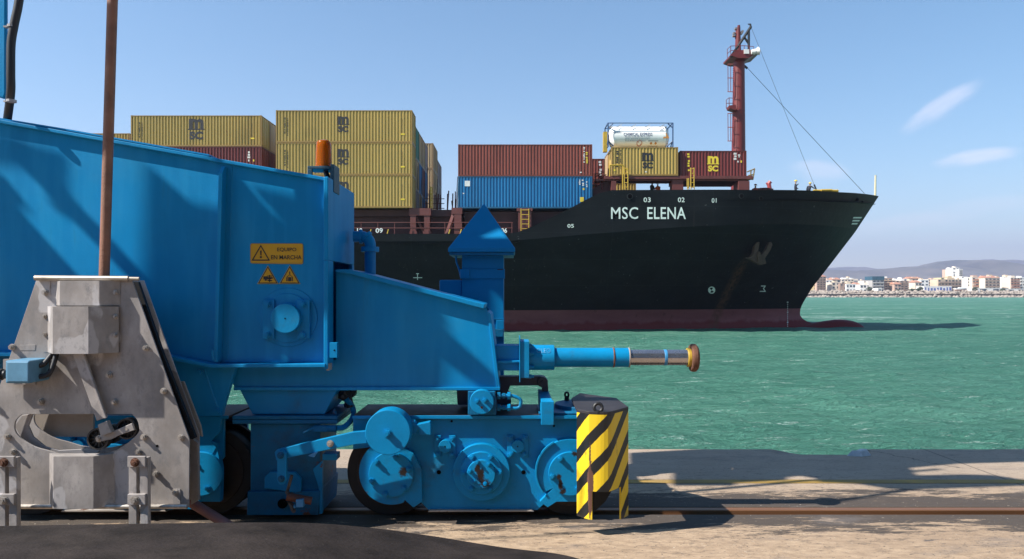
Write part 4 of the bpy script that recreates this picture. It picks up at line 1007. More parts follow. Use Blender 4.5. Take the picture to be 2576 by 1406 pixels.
container(1531, 399, 76.0, L20, HS, 'brown', 'short rust red container peeping out between the long red one and the tank', None, marks=[('|', 2.2, 1.6, .35, 1.5, WHITEP)])
container(1531, zt(399, 76, 1), 76.0, L20, HS, 'maroon', 'short maroon container below the peeping rust red one')
mk2 = [('|', -2.5, 1.5, .25, 1.5, LOGO_K), ('|', -2.2, 1.5, .12, 1.7, LOGO_K)]
container(1706, 370, FD, L20, HS, 'yellow', 'short yellow container with black logo carrying the white tank', (.27, 1.35, 1.5, 1.15, LOGO_K), marks=mk2+[('#', .1, .35, .14, .1, WHITEP), ('#', -2.75, .5, .16, .16, LOGO_Y)])
container(1878, 379, FD+.3, L20, HS, 'red', 'short dark red container with yellow logo in front of the mast', (-.02, 1.38, 1.45, 1.15, LOGO_Y), marks=[('|', -2.25, 1.5, .28, 1.7, LOGO_Y), ('|', 2.0, 2.1, .3, .6, WHITEP), ('|', 2.35, 2.1, .2, .3, WHITEP), ('#', 2.25, 1.6, .12, .15, WHITEP), ('#', 2.55, 1.6, .12, .2, LOGO_Y)])
container(CX+X_(1706, FD)*F/(FD+2.6), HY-((HY-370)*FD/F)*F/(FD+2.6), FD+2.6, L20, HS, 'tan', 'tan container hidden behind the short yellow one')
container(CX+X_(1878, FD+.3)*F/(FD+2.9), HY-((HY-379)*(FD+.3)/F)*F/(FD+2.9), FD+2.9, L20, HS, 'maroon', 'maroon container hidden behind the short dark red one')
# lower yellow ones seen under the support frame
container(1600, 461, 80, L20, HS, 'yellow', 'yellow container end peeping low under the support frame, behind the two crewmen')
# tank container
TD = FD+.0
tx0, tx1 = X_(1530, TD), X_(1693, TD); zt_, zb_ = Z_(309, TD), Z_(369.5, TD)
tank = thing('tank_container', 'white cylindrical tank in a dark blue frame on top of the short yellow container', 'tank', ((tx0+tx1)/2, TD, zb_))
FRB = mat('tank_frame_blue', (.03, .07, .16), .5, var=.2, vscale=1); TW = mat('tank_white', (.84, .82, .78), .6, spec=.2, var=.06, vscale=.8)
bm = bmn(); r_ = .07
for y in (TD+.07, TD+2.37):
    for x in (tx0, tx1): tube(bm, [(x, y, zb_+.02), (x, y, zt_)], .06, 6)
    tube(bm, [(tx0, y, zt_), (tx1, y, zt_)], .04, 6)
for x in (tx0, tx1):
    for z in (zb_+.08, zt_): tube(bm, [(x, TD+.07, z), (x, TD+2.37, z)], .06, 6)
    tube(bm, [(x, TD+.07, zb_+.7), (x, TD+1.2, zb_+.1)], .05, 6)
for x, s in ((tx0, 1), (tx1, -1)):
    tube(bm, [(x, TD+.07, zb_+.55), (x+s*.5, TD+.2, zb_+.12)], .06, 6); tube(bm, [(x, TD+.07, zt_-.45), (x+s*.45, TD+.07, zt_-.05)], .05, 6)
obj('frame', bm, FRB, tank)
bm = bmn(); cz = (zb_+zt_)/2-.03; rr_ = (zt_-zb_)/2*.93; prof = [(tx0+.18, .05), (tx0+.22, .5), (tx0+.35, .8), (tx0+.6, 1), (tx1-.6, 1), (tx1-.35, .8), (tx1-.22, .5), (tx1-.18, .05)]; prev = None
for x, k in prof:
    ring = [bm.verts.new((x, TD+1.22+rr_*1.02*k*math.cos(t), cz+rr_*k*math.sin(t))) for t in [2*math.pi*i/36 for i in range(36)]]
    if prev:
        for i in range(36): bm.faces.new((prev[i], prev[(i+1) % 36], ring[(i+1) % 36], ring[i]))
    else: bm.faces.new(ring)
    prev = ring
bm.faces.new(prev); obj('vessel', bm, TW, tank, smooth=True)
bm = bmn(); box(bm, (tx0+.3, TD+1.1, zt_-.12), (tx1-.3, TD+1.6, zt_-.07)); 
for k in range(4): tube(bm, [(tx0+.8+k*1.3, TD+.3, zt_-.35), (tx0+1.3+k*1.3, TD+.6, zt_-.02)], .04, 5)
obj('walkway', bm, mat('aluminium', (.55, .54, .52), .4, metal=.5), tank)
def curved(bm0):
    for v in bm0.verts:
        dz = v.co.z-cz; v.co.y = TD+1.22-math.sqrt(max(.01, (rr_*1.02)**2-(dz*1.02)**2))-.015
TX = (tx0+tx1)/2
bm = bmn(); a = R5(275, 183); b = R5(437, 196); text_at(bm, 'CHIMICAL EXPRESS', (X_(a[0], TD)+X_(b[0], TD))/2, 0, (Z_(a[1], TD)+Z_(b[1], TD))/2, X_(b[0], TD)-X_(a[0], TD), .3, bold=.02); curved(bm); obj('lettering', bm, mat('tank_letter', (.16, .16, .22), .5), tank)
bm = bmn()
for (y, x0, x1) in ((205, 282, 425), (216, 282, 425), (226, 285, 400), (170, 215, 270), (180, 215, 265), (168, 480, 505)):
    x = x0
    while x < x1:
        w_ = random.uniform(4, 12); a = R5(x, y-2.2); b = R5(min(x+w_, x1), y+2.2); f = [(X_(a[0], TD), Z_(a[1], TD)), (X_(b[0], TD), Z_(a[1], TD)), (X_(b[0], TD), Z_(b[1], TD)), (X_(a[0], TD), Z_(b[1], TD))]; bm.faces.new([bm.verts.new((p[0], 0, p[1])) for p in f]); x += w_+2.5
curved(bm); obj('small_print', bm, mat('tank_small', (.30, .30, .33), .5), tank)
bm = bmn(); a = R5(415, 225); b = R5(472, 252); v = [bm.verts.new((X_(p[0], TD), 0, Z_(p[1], TD))) for p in (a, (b[0], a[1]), b, (a[0], b[1]))]; bm.faces.new(v); curved(bm); obj('hazard_placard', bm, mat('placard_brown', (.10, .055, .02), .5), tank)
bm = bmn()
for cx_, k in ((432, 1), (458, 1)):
    c = R5(cx_, 238); s = 2.6*TD/F*1.3; x, z = X_(c[0], TD), Z_(c[1], TD); bm.faces.new([bm.verts.new((x+dx*s, 0, z+dz*s)) for dx, dz in ((0, 1), (1, 0), (0, -1), (-1, 0))])
c = R5(515, 198); x, z = X_(c[0], TD), Z_(c[1], TD); bm.faces.new([bm.verts.new((x+dx*.3, 0, z+dz*.3)) for dx, dz in ((0, 1), (1, -.8), (-1, -.8))])
curved(bm); 
for v in bm.verts: v.co.y -= .012
obj('hazard_symbol', bm, mat('placard_orange', (.50, .20, .04), .5), tank)
c = R5(366, 237); bm = bmn(); x, z = X_(c[0], TD), Z_(c[1], TD)
for k in range(16):
    a0, a1 = k*math.pi/8, (k+1)*math.pi/8; bm.faces.new([bm.verts.new((x+r__*math.cos(a_), 0, z+r__*math.sin(a_))) for r__, a_ in ((.26, a0), (.26, a1), (.19, a1), (.19, a0))])
bm.faces.new([bm.verts.new((x+a_, 0, z+b__)) for a_, b__ in ((-.2, .13), (-.14, .19), (.2, -.13), (.14, -.19))]); curved(bm); obj('no_entry_mark', bm, mat('mark_red', (.50, .22, .18), .5), tank)
# yellow gas-bottle like post at tank end
bm = bmn(); a = R5(168, 180); b = R5(168, 292); box(bm, (X_(a[0], 69.5)-.15, 69.3, Z_(b[1], 69.5)), (X_(a[0], 69.5)+.2, 69.9, Z_(a[1], 69.5))); obj('yellow_post', bm, YELP, ship)
# lashing rods across the stack ends
LASH = mat('lashing', (.07, .045, .03), .6)
bm = bmn(); q = random.Random(8)
for k in range(9):
    D = SD+.3+k*1.3*2; x = X_(1037, SD)+.25
    tube(bm, [(x+.1, D, 9.2), (x, D+q.choice((1.8, 2.2)), 12.2+q.uniform(0, 3))], .035, 5); obj('lashing_rod', bm, LASH, ship); bm = bmn()
for k in range(8): D = SD+k*1.2; tube(bm, [(X_(1153, 68.6)-.25, D+1.6, 9.3), (X_(1153, 68.6)-.2, D+3, 12.5)], .035, 5); obj('lashing_rod', bm, LASH, ship); bm = bmn()

for x in (1083, 1100, 1125, 1138, 1145):
    for d in (SD+4, SD+12): bm = bmn(); tube(bm, [pt(x, 545, d), pt(x+q.uniform(-4, 4), 478+q.uniform(0, 25), d)], .06, 5); obj('lashing_rod', bm, REDP, ship)
bm = bmn()
for y in (500, 512, 524): tube(bm, [pt(1066, y, SD+9), pt(1118, y, SD+9)], .04, 5)
for x in (1066, 1080, 1094, 1108): tube(bm, [pt(x, 524, SD+9), pt(x, 490, SD+9)], .05, 5)
obj('lashing_platform_rail', bm, REDP, ship)
bm = bmn()
for x in (1083, 1087): tube(bm, [pt(x, 525, SD+2), pt(x, 470, SD+2)], .05, 5)
for y in range(472, 524, 8): tube(bm, [pt(1083, y, SD+2), pt(1087, y, SD+2)], .05, 5)
tube(bm, [pt(1136, 505, SD+6), pt(1141, 545, SD+6)], .06, 5)
obj('yellow_ladder', bm, YELP, ship)
bm = bmn(); box(bm, (X_(1037, SD)+.1, SD+1.5, 6.2), (X_(1160, 68.6), SC+9, 9.0)); obj('hatch_walkway', bm, REDD, ship)

# ------------------------------------------------------------------ crew
def person(px, py_head, D, label, body, lean=0, turn=0, arm=(0, 0), helmet=(.75, .52, .03), h=1.75, pose='stand', skin=(.35, .2, .13)):
    """py_head = picture height of the helmet top"""
    top = Z_(py_head, D); base = top-h*(1.0 if pose == 'stand' else .82); X = X_(px, D)
    t = thing('person', label, 'person', (X, D, base), 'crew on the foredeck')
    V = []; E = []; RAD = []
    def j(p, r, par=None):
        V.append(Vector(p)); RAD.append(r)
        if par is not None: E.append((par, len(V)-1))
        return len(V)-1
    s = 1 if pose == 'stand' else .86
    hip = j((0, 0, .93*s), .15); sp = j((lean*.5, 0, 1.18*s), .15, hip); ch = j((lean, 0, 1.38*s+.02), .17, sp); nk = j((lean*1.2, 0, 1.50*s+.02), .06, ch); hd = j((lean*1.4+.01, -.02, 1.58*s+.03), .085, nk); hd2 = j((lean*1.45+.01, -.02, 1.68*s+.03), .09, hd)
    for sgn in (-1, 1):
        sh = j((lean+sgn*.19, 0, 1.40*s), .075, ch); ax, az = arm if sgn == 1 else (-.05, 0)
        el = j((lean+sgn*.25+ax*.4, -.08, 1.14*s+az*.4), .055, sh); wr = j((lean+sgn*.24+ax, -.22, .98*s+az), .042, el); hn = j((lean+sgn*.23+ax*1.1, -.29, .93*s+az*1.05), .045, wr)
        th = j((sgn*.10, 0, .82*s), .10, hip); kn_ = j((sgn*.11, -.04 if pose == 'stand' else -.25, .48*s), .075, th); an = j((sgn*.11, .02, .10), .05, kn_); ft = j((sgn*.12, -.14, .04), .045, an)
    me = bpy.data.meshes.new('body'); me.from_pydata([tuple(v) for v in V], E, []); o = bpy.data.objects.new('body', me); COL.objects.link(o)
    md = o.modifiers.new('skin', 'SKIN'); sd = o.modifiers.new('sub', 'SUBSURF'); sd.levels = 1; sd.render_levels = 1
    if not me.skin_vertices: 
        bmx = bmesh.new(); bmx.from_mesh(me); bmx.verts.layers.skin.verify(); bmx.to_mesh(me); bmx.free()
    for i, r in enumerate(RAD): me.skin_vertices[0].data[i].radius = (r, r)
    me.skin_vertices[0].data[0].use_root = True
    dg = bpy.context.evaluated_depsgraph_get(); dg.update(); fin = bpy.data.meshes.new_from_object(o.evaluated_get(dg)); bpy.data.objects.remove(o)
    cl = mat('overall', body, .9, var=.2, vscale=4); fin.materials.clear(); fin.materials.append(cl); fin.materials.append(mat('skin', skin, .6))
    for p in fin.polygons:
        if p.center.z > 1.49*s: p.material_index = 1
        p.use_smooth = True
    ob = bpy.data.objects.new('body', fin); COL.objects.link(ob); ob.parent = t; ob.rotation_euler.z = turn
    # face, on the head: nose and ears are part of the helmet child's neighbour mesh
    bm = bmn(); c = Vector((lean*1.45+.01, -.02, 1.68*s+.07))
    bmesh.ops.create_uvsphere(bm, u_segments=16, v_segments=8, radius=.135, matrix=Matrix.Translation(c) @ Matrix.Diagonal((1, 1.15, .95, 1)))
    bmesh.ops.delete(bm, geom=[v for v in bm.verts if v.co.z < c.z-.015], context='VERTS')
    cyl(bm, c+Vector((0, -.03, -.015)), c+Vector((0, -.03, 0)), .16, seg=16)
    me = bpy.data.meshes.new('helmet'); bm.to_mesh(me); bm.free(); me.materials.append(mat('helmet', helmet, .35)); hl = bpy.data.objects.new('helmet', me); COL.objects.link(hl); hl.parent = t; hl.rotation_euler.z = turn
    return t
NAVY = (.025, .03, .045)
def P5(x, y): return R5(x, y)
a = P5(433, 463); person(a[0], a[1], 71.6, 'crewman in black with yellow helmet, left of the pair below the short yellow container', NAVY, turn=.6)
a = P5(465, 470); person(a[0], a[1], 71.2, 'crewman in orange with yellow helmet, right of the pair below the short yellow container', (.60, .12, .03), turn=-.6)
a = P5(1014, 479); person(a[0], a[1], 70.5, 'crewman in dark red overalls and brown helmet by the red davit', (.25, .04, .02), helmet=(.20, .07, .03), turn=.3)
a = P5(1241, 451); person(a[0], a[1], 73.4, 'crewman in dark jacket and yellow helmet standing with a hand raised to his face', NAVY, lean=-.06, arm=(-.15, .5), turn=1.1, h=1.85)
a = P5(1313, 474); person(a[0], a[1], 74.2, 'crewman in dark jacket and yellow helmet leaning over the bow bulwark', NAVY, lean=.10, arm=(.35, .1), pose='crouch', turn=-.3)
# ------------------------------------------------------------------ crane
WEB = 5.20; RD = 5.32; BG = 5.35
crane = thing('gantry_crane', 'big bright blue quay crane foot on rail wheels, with sloping beam, bogies and buffer', 'crane', (-2, 5.5, 0))
# main box girder: front web, back web, top and bottom plates, end plate with slot
top = [(-900, 152), (0, 309), (530, 402), (828, 455)]
bot = [(825, 912), (540, 912), (430, 892), (-900, 880)]
bm = bmn(); prism(bm, top+bot, WEB, WEB+.02); prism(bm, top+bot, WEB+.73, WEB+.75, WEB)
beam = obj('main_beam', bm, BLUE, crane, bevel=.003)
def strip(pts, th, d0, d1, dref=WEB):
    """flange following a polyline of picture points, th px thick"""
    bm = bmn()
    up = [(x, y-th) for x, y in pts]; prism(bm, up+pts[::-1], d0, d1, dref); return bm
obj('top_flange', strip([(-900, 154), (0, 311), (528, 404), (532, 406), (829, 458)], 9, WEB-.036, WEB+.8), BLUE, crane, bevel=.004)
bm = strip([(-900, 142), (-300, 252), (180, 331), (528, 393)], 4, WEB-.02, WEB+.6); obj('doubler_plate', bm, BLUE, crane)
obj('bottom_flange', strip([(-900, 890), (380, 895), (435, 901), (542, 922), (826, 921)], 9, WEB-.085, WEB+.8), BLUE, crane, bevel=.004)
bm = bmn(); xe = X_(828, WEB); 
zt_e, zb_e = Z_(452, WEB), Z_(915, WEB); zs0, zs1 = Z_(671, WEB+.05), Z_(905, WEB)
box(bm, (xe-.02, WEB-.075, zs0+.04), (xe+.012, WEB+.77, zt_e+.01)); box(bm, (xe-.02, WEB-.075, zb_e-.03), (xe+.012, WEB+.075, zs0+.04)); box(bm, (xe-.02, WEB+.70, zb_e), (xe+.012, WEB+.77, zs0+.04))
obj('end_plate', bm, BLUE, crane, bevel=.006)
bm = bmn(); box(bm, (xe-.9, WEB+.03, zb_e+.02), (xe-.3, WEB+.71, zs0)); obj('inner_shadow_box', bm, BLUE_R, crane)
def fin(x0, y0, x1, y1, prot=.085, th=.026):
    bm = bmn(); a = pt(x0, y0, WEB-prot); b = pt(x1, y1, WEB-prot)
    for (p, q) in ((a, b),):
        dx = q.x-p.x
        v = []
        for (pp) in (p, q):
            for sx in (0, th): v.append((pp.x+sx, pp.z))
        t0 = p.z; 
        f = [bm.verts.new(c) for c in ((p.x, WEB-prot, p.z-.05), (p.x+th, WEB-prot, p.z-.05), (q.x+th, WEB-prot, q.z), (q.x, WEB-prot, q.z))]
        g = [bm.verts.new(c) for c in ((p.x, WEB+.001, p.z), (p.x+th, WEB+.001, p.z), (q.x+th, WEB+.001, q.z), (q.x, WEB+.001, q.z))]
        h = [bm.verts.new(c) for c in ((p.x, WEB-prot*.45, p.z), (p.x+th, WEB-prot*.45, p.z))]
        bm.faces.new((f[0], f[3], f[2], f[1])); bm.faces.new((g[0], g[1], g[2], g[3])); bm.faces.new((f[2], f[3], g[3], g[2]))
        bm.faces.new((f[0], f[1], h[1], h[0])); bm.faces.new((h[0], h[1], g[1], g[0])); bm.faces.new((f[0], h[0], g[0], g[3], f[3])); bm.faces.new((f[1], f[2], g[2], g[1], h[1]))
    return bm
obj('stiffener', fin(550, 416, 537, 910), BLUE, crane, bevel=.002)
bm = bmn(); prism(bm, [(829, 862), (848, 862), (848, 900), (829, 900)], WEB-.1, WEB-.06); disc(bm, 841, 881, 2.2, WEB-.102, WEB-.099, mi=1); obj('tab', bm, [BLUE, DARK], crane, bevel=.003)
bm = bmn(); prism(bm, [(821, 915), (828, 915), (828, 932), (821, 932)], WEB-.07, WEB+.01); obj('drip_lug', bm, STEEL_R, crane)
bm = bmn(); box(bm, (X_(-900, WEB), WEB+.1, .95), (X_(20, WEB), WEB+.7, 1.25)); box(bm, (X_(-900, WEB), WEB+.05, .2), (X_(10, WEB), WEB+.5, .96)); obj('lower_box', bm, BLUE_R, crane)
# weld lines around the fin
bm = bmn(); tube(bm, [pt(583, 420, WEB-.002), pt(572, 905, WEB-.002)], .005, 6); tube(bm, [pt(534, 880, WEB-.09), pt(536, 905, WEB-.09)], .008, 6); obj('weld_seam', bm, BLUE, crane)
# pin boss
bm = bmn(); disc(bm, 724, 798, 74, WEB-.008, WEB+.002, 64); disc(bm, 722, 800, 62, WEB-.018, WEB-.006, 64); boss = obj('boss_ring', bm, BLUE, crane, bevel=.003)
bm = bmn(); disc(bm, 717, 801, 36.8, WEB-.085, WEB-.01, 64); obj('pivot_pin', bm, BLUE_B, crane, bevel=.003)
bm = bmn(); disc(bm, 717, 801, 2.0, WEB-.0865, WEB-.08, 12); obj('pin_centre', bm, DARK, crane)
for x0, x1 in ((660, 690), (747, 779)):
    bm = bmn(); prism(bm, rect(x0, 754, x1, 852), WEB-.035, WEB-.015); k = obj('keep_plate', bm, BLUE, crane, bevel=.002)
    for y in (765, 842):
        bm = bmn(); hexbolt(bm, (x0+x1)/2-1, y, WEB-.035, 7.5, .022); obj('bolt', bm, BLUE, k)
# rocker (equalising) beam emerging from the girder
bm = bmn()
rk_ = [(600, 940), (845, 683), (880, 681), (1216, 770), (1231, 788), (1256, 978), (600, 978)]
rk_ = [(560, 905), (845, 905), (845, 684), (880, 682), (1222, 774), (1232, 790), (1255, 976), (590, 976)]
prism(bm, rk_, RD, RD+.02); prism(bm, rk_, RD+.5, RD+.52, RD)
b2 = [(x, y) for x, y in ((1232, 790), (1222, 774))]
rock_ = obj('rocker_beam', bm, BLUE, crane, bevel=.003)
bm = bmn(); prism(bm, [(1226, 782), (1235, 790), (1258, 978), (1249, 978)], RD-.01, RD+.54, RD); obj('rocker_end_plate', bm, BLUE, crane, bevel=.003)
bm = bmn(); prism(bm, [(846, 684), (850, 678), (884, 678), (1220, 765), (1217, 776), (880, 688)], RD-.05, RD+.57, RD); obj('rocker_top_flange', bm, BLUE, crane, bevel=.003)
bm = bmn(); prism(bm, [(590, 973), (1258, 973), (1258, 981), (590, 981)], RD-.02, RD+.54, RD); obj('rocker_bottom_flange', bm, BLUE, crane, bevel=.003)
# standing pipe beside the girder end
bm = bmn(); P_ = lambda x, y: pt(*R2(x, y), 5.75)
tube(bm, spline([P_(1005, 487), P_(1050, 487), P_(1082, 498), P_(1098, 530), P_(1098, 600), P_(1098, 720)], 6), .042, 16)
for a, b, r_ in (((1040, 487), (1052, 487), .055), ((1097, 545), (1097, 572), .068), ((1070, 480), (1080, 492), .05)): cyl(bm, P_(*a), P_(*b), r_)
obj('elbow_pipe', bm, BLUE, crane, smooth=True)
# tapered pedestal and box leg
q3 = lambda l_: L(R3, l_)
bm = bmn(); dT = RD+.03
a = q3([(95, 258), (760, 258)]); b = q3([(185, 432), (668, 432)])
vt = [(X_(a[0][0], dT), dT), (X_(a[1][0], dT), dT), (X_(a[1][0], dT)+.05, dT+.5), (X_(a[0][0], dT), dT+.5)]; zt1 = Z_(a[0][1], dT)
vb = [(X_(b[0][0], dT), dT), (X_(b[1][0], dT), dT), (X_(b[1][0], dT), dT+.42), (X_(b[0][0], dT), dT+.42)]; zb1 = Z_(b[0][1], dT)
A = [bm.verts.new((x, y, zt1)) for x, y in vt]; B = [bm.verts.new((x, y, zb1)) for x, y in vb]
bm.faces.new(A); bm.faces.new(B[::-1])
for i in range(4): bm.faces.new((A[i], B[i], B[(i+1) % 4], A[(i+1) % 4]))
obj('tapered_pedestal', bm, BLUE_B, crane, bevel=.004)
bm = bmn(); prism(bm, q3([(50, 470), (755, 470), (755, 497), (50, 497)]), RD-.02, RD+.56); prism(bm, q3([(50, 443), (755, 443), (755, 467), (50, 467)]), RD-.02, RD+.56); fl = obj('pedestal_flange', bm, BLUE_R, crane, bevel=.004)
for x in (250, 405, 565, 720):
    for d in (RD+.06, RD+.42):
        c = R3(x, 440); bm = bmn(); X, Z = X_(c[0], RD-.02), Z_(c[1], RD-.02); cyl(bm, (X, d, Z-.02), (X, d, Z+.02), .017, seg=6); cyl(bm, (X, d, Z+.01), (X, d, Z+.035), .01, seg=10); obj('bolt', bm, BLUE_R, fl)
LD = RD+.02
bm = bmn(); a = R3(172, 497); b = R3(640, 1105); x0, x1, z1, z0 = X_(a[0], LD), X_(b[0], LD), Z_(a[1], LD), Z_(b[1], LD)
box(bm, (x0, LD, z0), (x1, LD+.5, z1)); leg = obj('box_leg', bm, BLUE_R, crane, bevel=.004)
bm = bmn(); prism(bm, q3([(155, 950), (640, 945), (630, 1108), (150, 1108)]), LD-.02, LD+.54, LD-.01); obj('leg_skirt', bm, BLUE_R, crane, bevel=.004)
bm = bmn(); prism(bm, q3([(655, 700), (752, 700), (752, 742), (655, 742)]), LD-.005, LD+.1); prism(bm, q3([(590, 800), (655, 745), (655, 1100), (635, 1105), (630, 930)]), LD-.012, LD+.02); obj('leg_gusset', bm, BLUE_B, crane, bevel=.003)
bm = bmn(); prism(bm, q3([(265, 855), (300, 822), (470, 822), (510, 865), (510, 950), (478, 960), (265, 930)]), LD-.03, LD-.002); obj('lever_bracket', bm, BLUE_B, crane, bevel=.003)
# brake lever with counterweight
WD = 5.08
bm = bmn(); prism(bm, q3([(332, 690), (345, 672), (380, 662), (862, 552), (945, 545), (955, 628), (880, 634), (412, 727), (345, 742)]), WD+.05, WD+.09); lever = obj('lever_arm', bm, BLUE_B, crane, bevel=.003)
bm = bmn(); prism(bm, q3([(350, 700), (362, 680), (392, 676), (411, 695), (413, 870), (398, 902), (368, 905), (350, 880)]), WD+.02, WD+.046); obj('lever_link', bm, BLUE_B, crane, bevel=.003)
for (x, y) in ((374, 708), (380, 866), (708, 629)):
    c = R3(x, y); bm = bmn(); hexbolt(bm, *c, WD+.02 if x < 500 else WD+.05, 7, .014); obj('bolt', bm, BLUE_R if x < 500 else BOLT, crane)
bm = bmn(); prism(bm, q3([(560, 712), (600, 690), (618, 692), (598, 722)]), WD+.03, WD+.06); obj('lever_tab', bm, BLUE_W, crane)
bm = bmn(); c = R3(1095, 555); disc(bm, *c, 57, WD-.02, WD+.14, 72); cw = obj('counterweight', bm, BLUE_B, crane, bevel=.005)
bm = bmn(); c = R3(1092, 560); hexbolt(bm, *c, WD-.02, 9, .025); obj('bolt', bm, BLUE_B, crane)
bm = bmn(); prism(bm, q3([(1240, 478), (1275, 480), (1285, 503), (1378, 483), (1385, 500), (1385, 572), (1308, 570), (1306, 535), (1290, 545), (1285, 565), (1240, 560)]), WD+.1, WD+.17); obj('weight_stub', bm, BLUE_B, crane, bevel=.004)
CHAIN = mat('dull_chain', (.11, .095, .085), .6, metal=.3, var=.3, vscale=20)
bm = bmn(); tube(bm, [pt(*R3(415, 965), 5.2), pt(*R3(450, 842), 5.2)], .011, 8); obj('latch_rod', bm, CHAIN, crane)
bm = bmn(); cyl(bm, pt(*R3(415, 985), 5.15), pt(*R3(583, 1015), 5.18), .027); obj('red_handle', bm, mat('handle_red', (.13, .04, .022), .6, var=.3, vscale=12), crane)
bm = bmn(); prism(bm, q3([(475, 1008), (525, 1005), (527, 1058), (478, 1060)]), 5.12, 5.2); cyl(bm, pt(*R3(475, 1048), 5.16), pt(*R3(450, 1062), 5.16), .012); obj('latch_block', bm, BLUE_W, crane, bevel=.003)
bm = bmn(); cs = random.Random(2)
for k in range(9): a = R3(430+k*4+cs.uniform(-3, 3), 1000+k*10); hexbolt(bm, *a, 5.16, 4.5, .012)
for k in range(6): a = R3(425+k*2, 960+k*12); hexbolt(bm, *a, 5.16, 4, .012)
prism(bm, q3([(415, 985), (440, 968), (452, 990), (446, 1010), (420, 1008)]), 5.14, 5.19)
obj('chain', bm, CHAIN, crane)
bm = bmn(); c = R3(385, 1035); disc(bm, *c, 12, LD-.064, LD-.05, 20); obj('rust_hole', bm, DARK, crane)
# hydraulic cylinder and hoses under the pedestal
bm = bmn(); cyl(bm, pt(*R3(600, 530), RD-.05), pt(*R3(750, 528), RD-.05), .024); tube(bm, [pt(*R3(528, 560), RD-.05), pt(*R3(565, 538), RD-.05), pt(*R3(605, 525), RD-.05)], .012, 8); prism(bm, q3([(600, 515), (655, 510), (690, 515), (690, 550), (600, 550)]), RD-.075, RD-.03); obj('hydraulic_cylinder', bm, BLUE_R, crane, bevel=.003)
bm = bmn(); tube(bm, spline([pt(*R3(750, 525), RD-.05), pt(*R3(800, 518), RD), pt(*R3(850, 470), RD+.1), pt(*R3(866, 420), RD+.2), pt(*R3(850, 370), RD+.2), pt(*R3(815, 330), RD+.15)], 6), .020, 10); obj('hose', bm, BLUE_B, crane, smooth=True)
bm = bmn()
for k in range(7): a = R3(790+k*11, 300+(-1)**k*8-k*3); bmesh.ops.create_icosphere(bm, subdivisions=1, radius=.035+.01*(k % 3), matrix=Matrix.Translation(pt(*a, RD+.15+.02*k)))
tube(bm, [pt(*R3(830, 330), RD+.2), pt(*R3(842, 385), RD+.2)], .03, 8); obj('hose_couplings', bm, BLACK, crane, smooth=True)
# gusset leg between girder and the rear bogie
bm = bmn(); prism(bm, L(R1, [(700, 490), (1072, 490), (1072, 535), (1015, 722), (1010, 755), (700, 755)]), WEB+.03, WEB+.08); obj('leg_plate', bm, BLUE, crane, bevel=.003)
bm = bmn(); a = R1(930, 545); b = R1(1000, 745); tube(bm, [pt(*a, WEB+.03), pt(*b, WEB+.03)], .008, 6); obj('weld_seam', bm, BLUE, crane)
for x, y in ((910, 555), (990, 730)):
    bm = bmn(); hexbolt(bm, *R1(x, y), WEB+.03, 7, .02); obj('bolt', bm, BLUE, crane)
bm = bmn(); prism(bm, L(R1, [(735, 757), (1005, 757), (1000, 830), (960, 870), (985, 900), (950, 960), (900, 1180), (735, 1180)]), WEB+.1, WEB+.14); obj('lower_leg_plate', bm, BLUE_B, crane, bevel=.003)
# ---- wheel bogie
Q = lambda l_: L(R4, l_)
c4 = lambda x, y: R4(x, y)
bogie_origin = None
bogie_top_z = Z_(1045, BG-.02)
bm = bmn()
pl = [(900, 1050), (1452, 1050), (1480, 1050), (1480, 1215), (1440, 1275), (1400, 1283)]
notchL = [(1098, 1284), (1050, 1232), (1030, 1150), (990, 1112), (900, 1120)]
plate = [(888, 1048), (1482, 1048), (1482, 1150), (1400, 1240), (1352, 1283), (1078, 1283), (1058, 1262), (1040, 1200), (1030, 1150), (1000, 1118), (888, 1130)]
prism(bm, plate, BG, BG+.025); prism(bm, plate, BG+.47, BG+.5, BG)
bogie = obj('bogie_frame', bm, BLUE_B, crane, bevel=.003)
def bobj(name, bm, m, bevel=0, smooth=False): return obj(name, bm, m, bogie, bevel, smooth)
bm = bmn(); x0, x1 = X_(887, BG-.04), X_(1500, BG-.04)
box(bm, (x0, BG-.04, bogie_top_z-.018), (x1, BG+.52, bogie_top_z)); bobj('bogie_top_plate', bm, TIN, .002)
bm = bmn(); box(bm, (x0, BG-.046, bogie_top_z-.020), (x1, BG-.036, bogie_top_z+.003)); bobj('flange_edge', bm, BLUE_B, .002)
def wheel(px):
    bm = bmn(); c = (X_(px, 5.44), Z_(1184, 5.44)); r_ = .315
    for y0, y1, k in ((5.42, 5.46, 1.0), (5.46, 5.66, .90), (5.66, 5.70, 1.0)): cyl(bm, (c[0], y0, c[1]), (c[0], y1, c[1]), r_*k, seg=72)
    bobj('wheel', bm, WHEEL, .006)
    bm = bmn(); cyl(bm, (c[0], 5.41, c[1]), (c[0], 5.425, c[1]), r_*.78, seg=64); bobj('wheel_disc', bm, TYRE, .003)
wheel(985); wheel(1433)
def arcpts(cx, cy, r, a0, a1, n=24): return [(cx+r*math.cos(R(a0+(a1-a0)*i/n)), cy-r*math.sin(R(a0+(a1-a0)*i/n))) for i in range(n+1)]
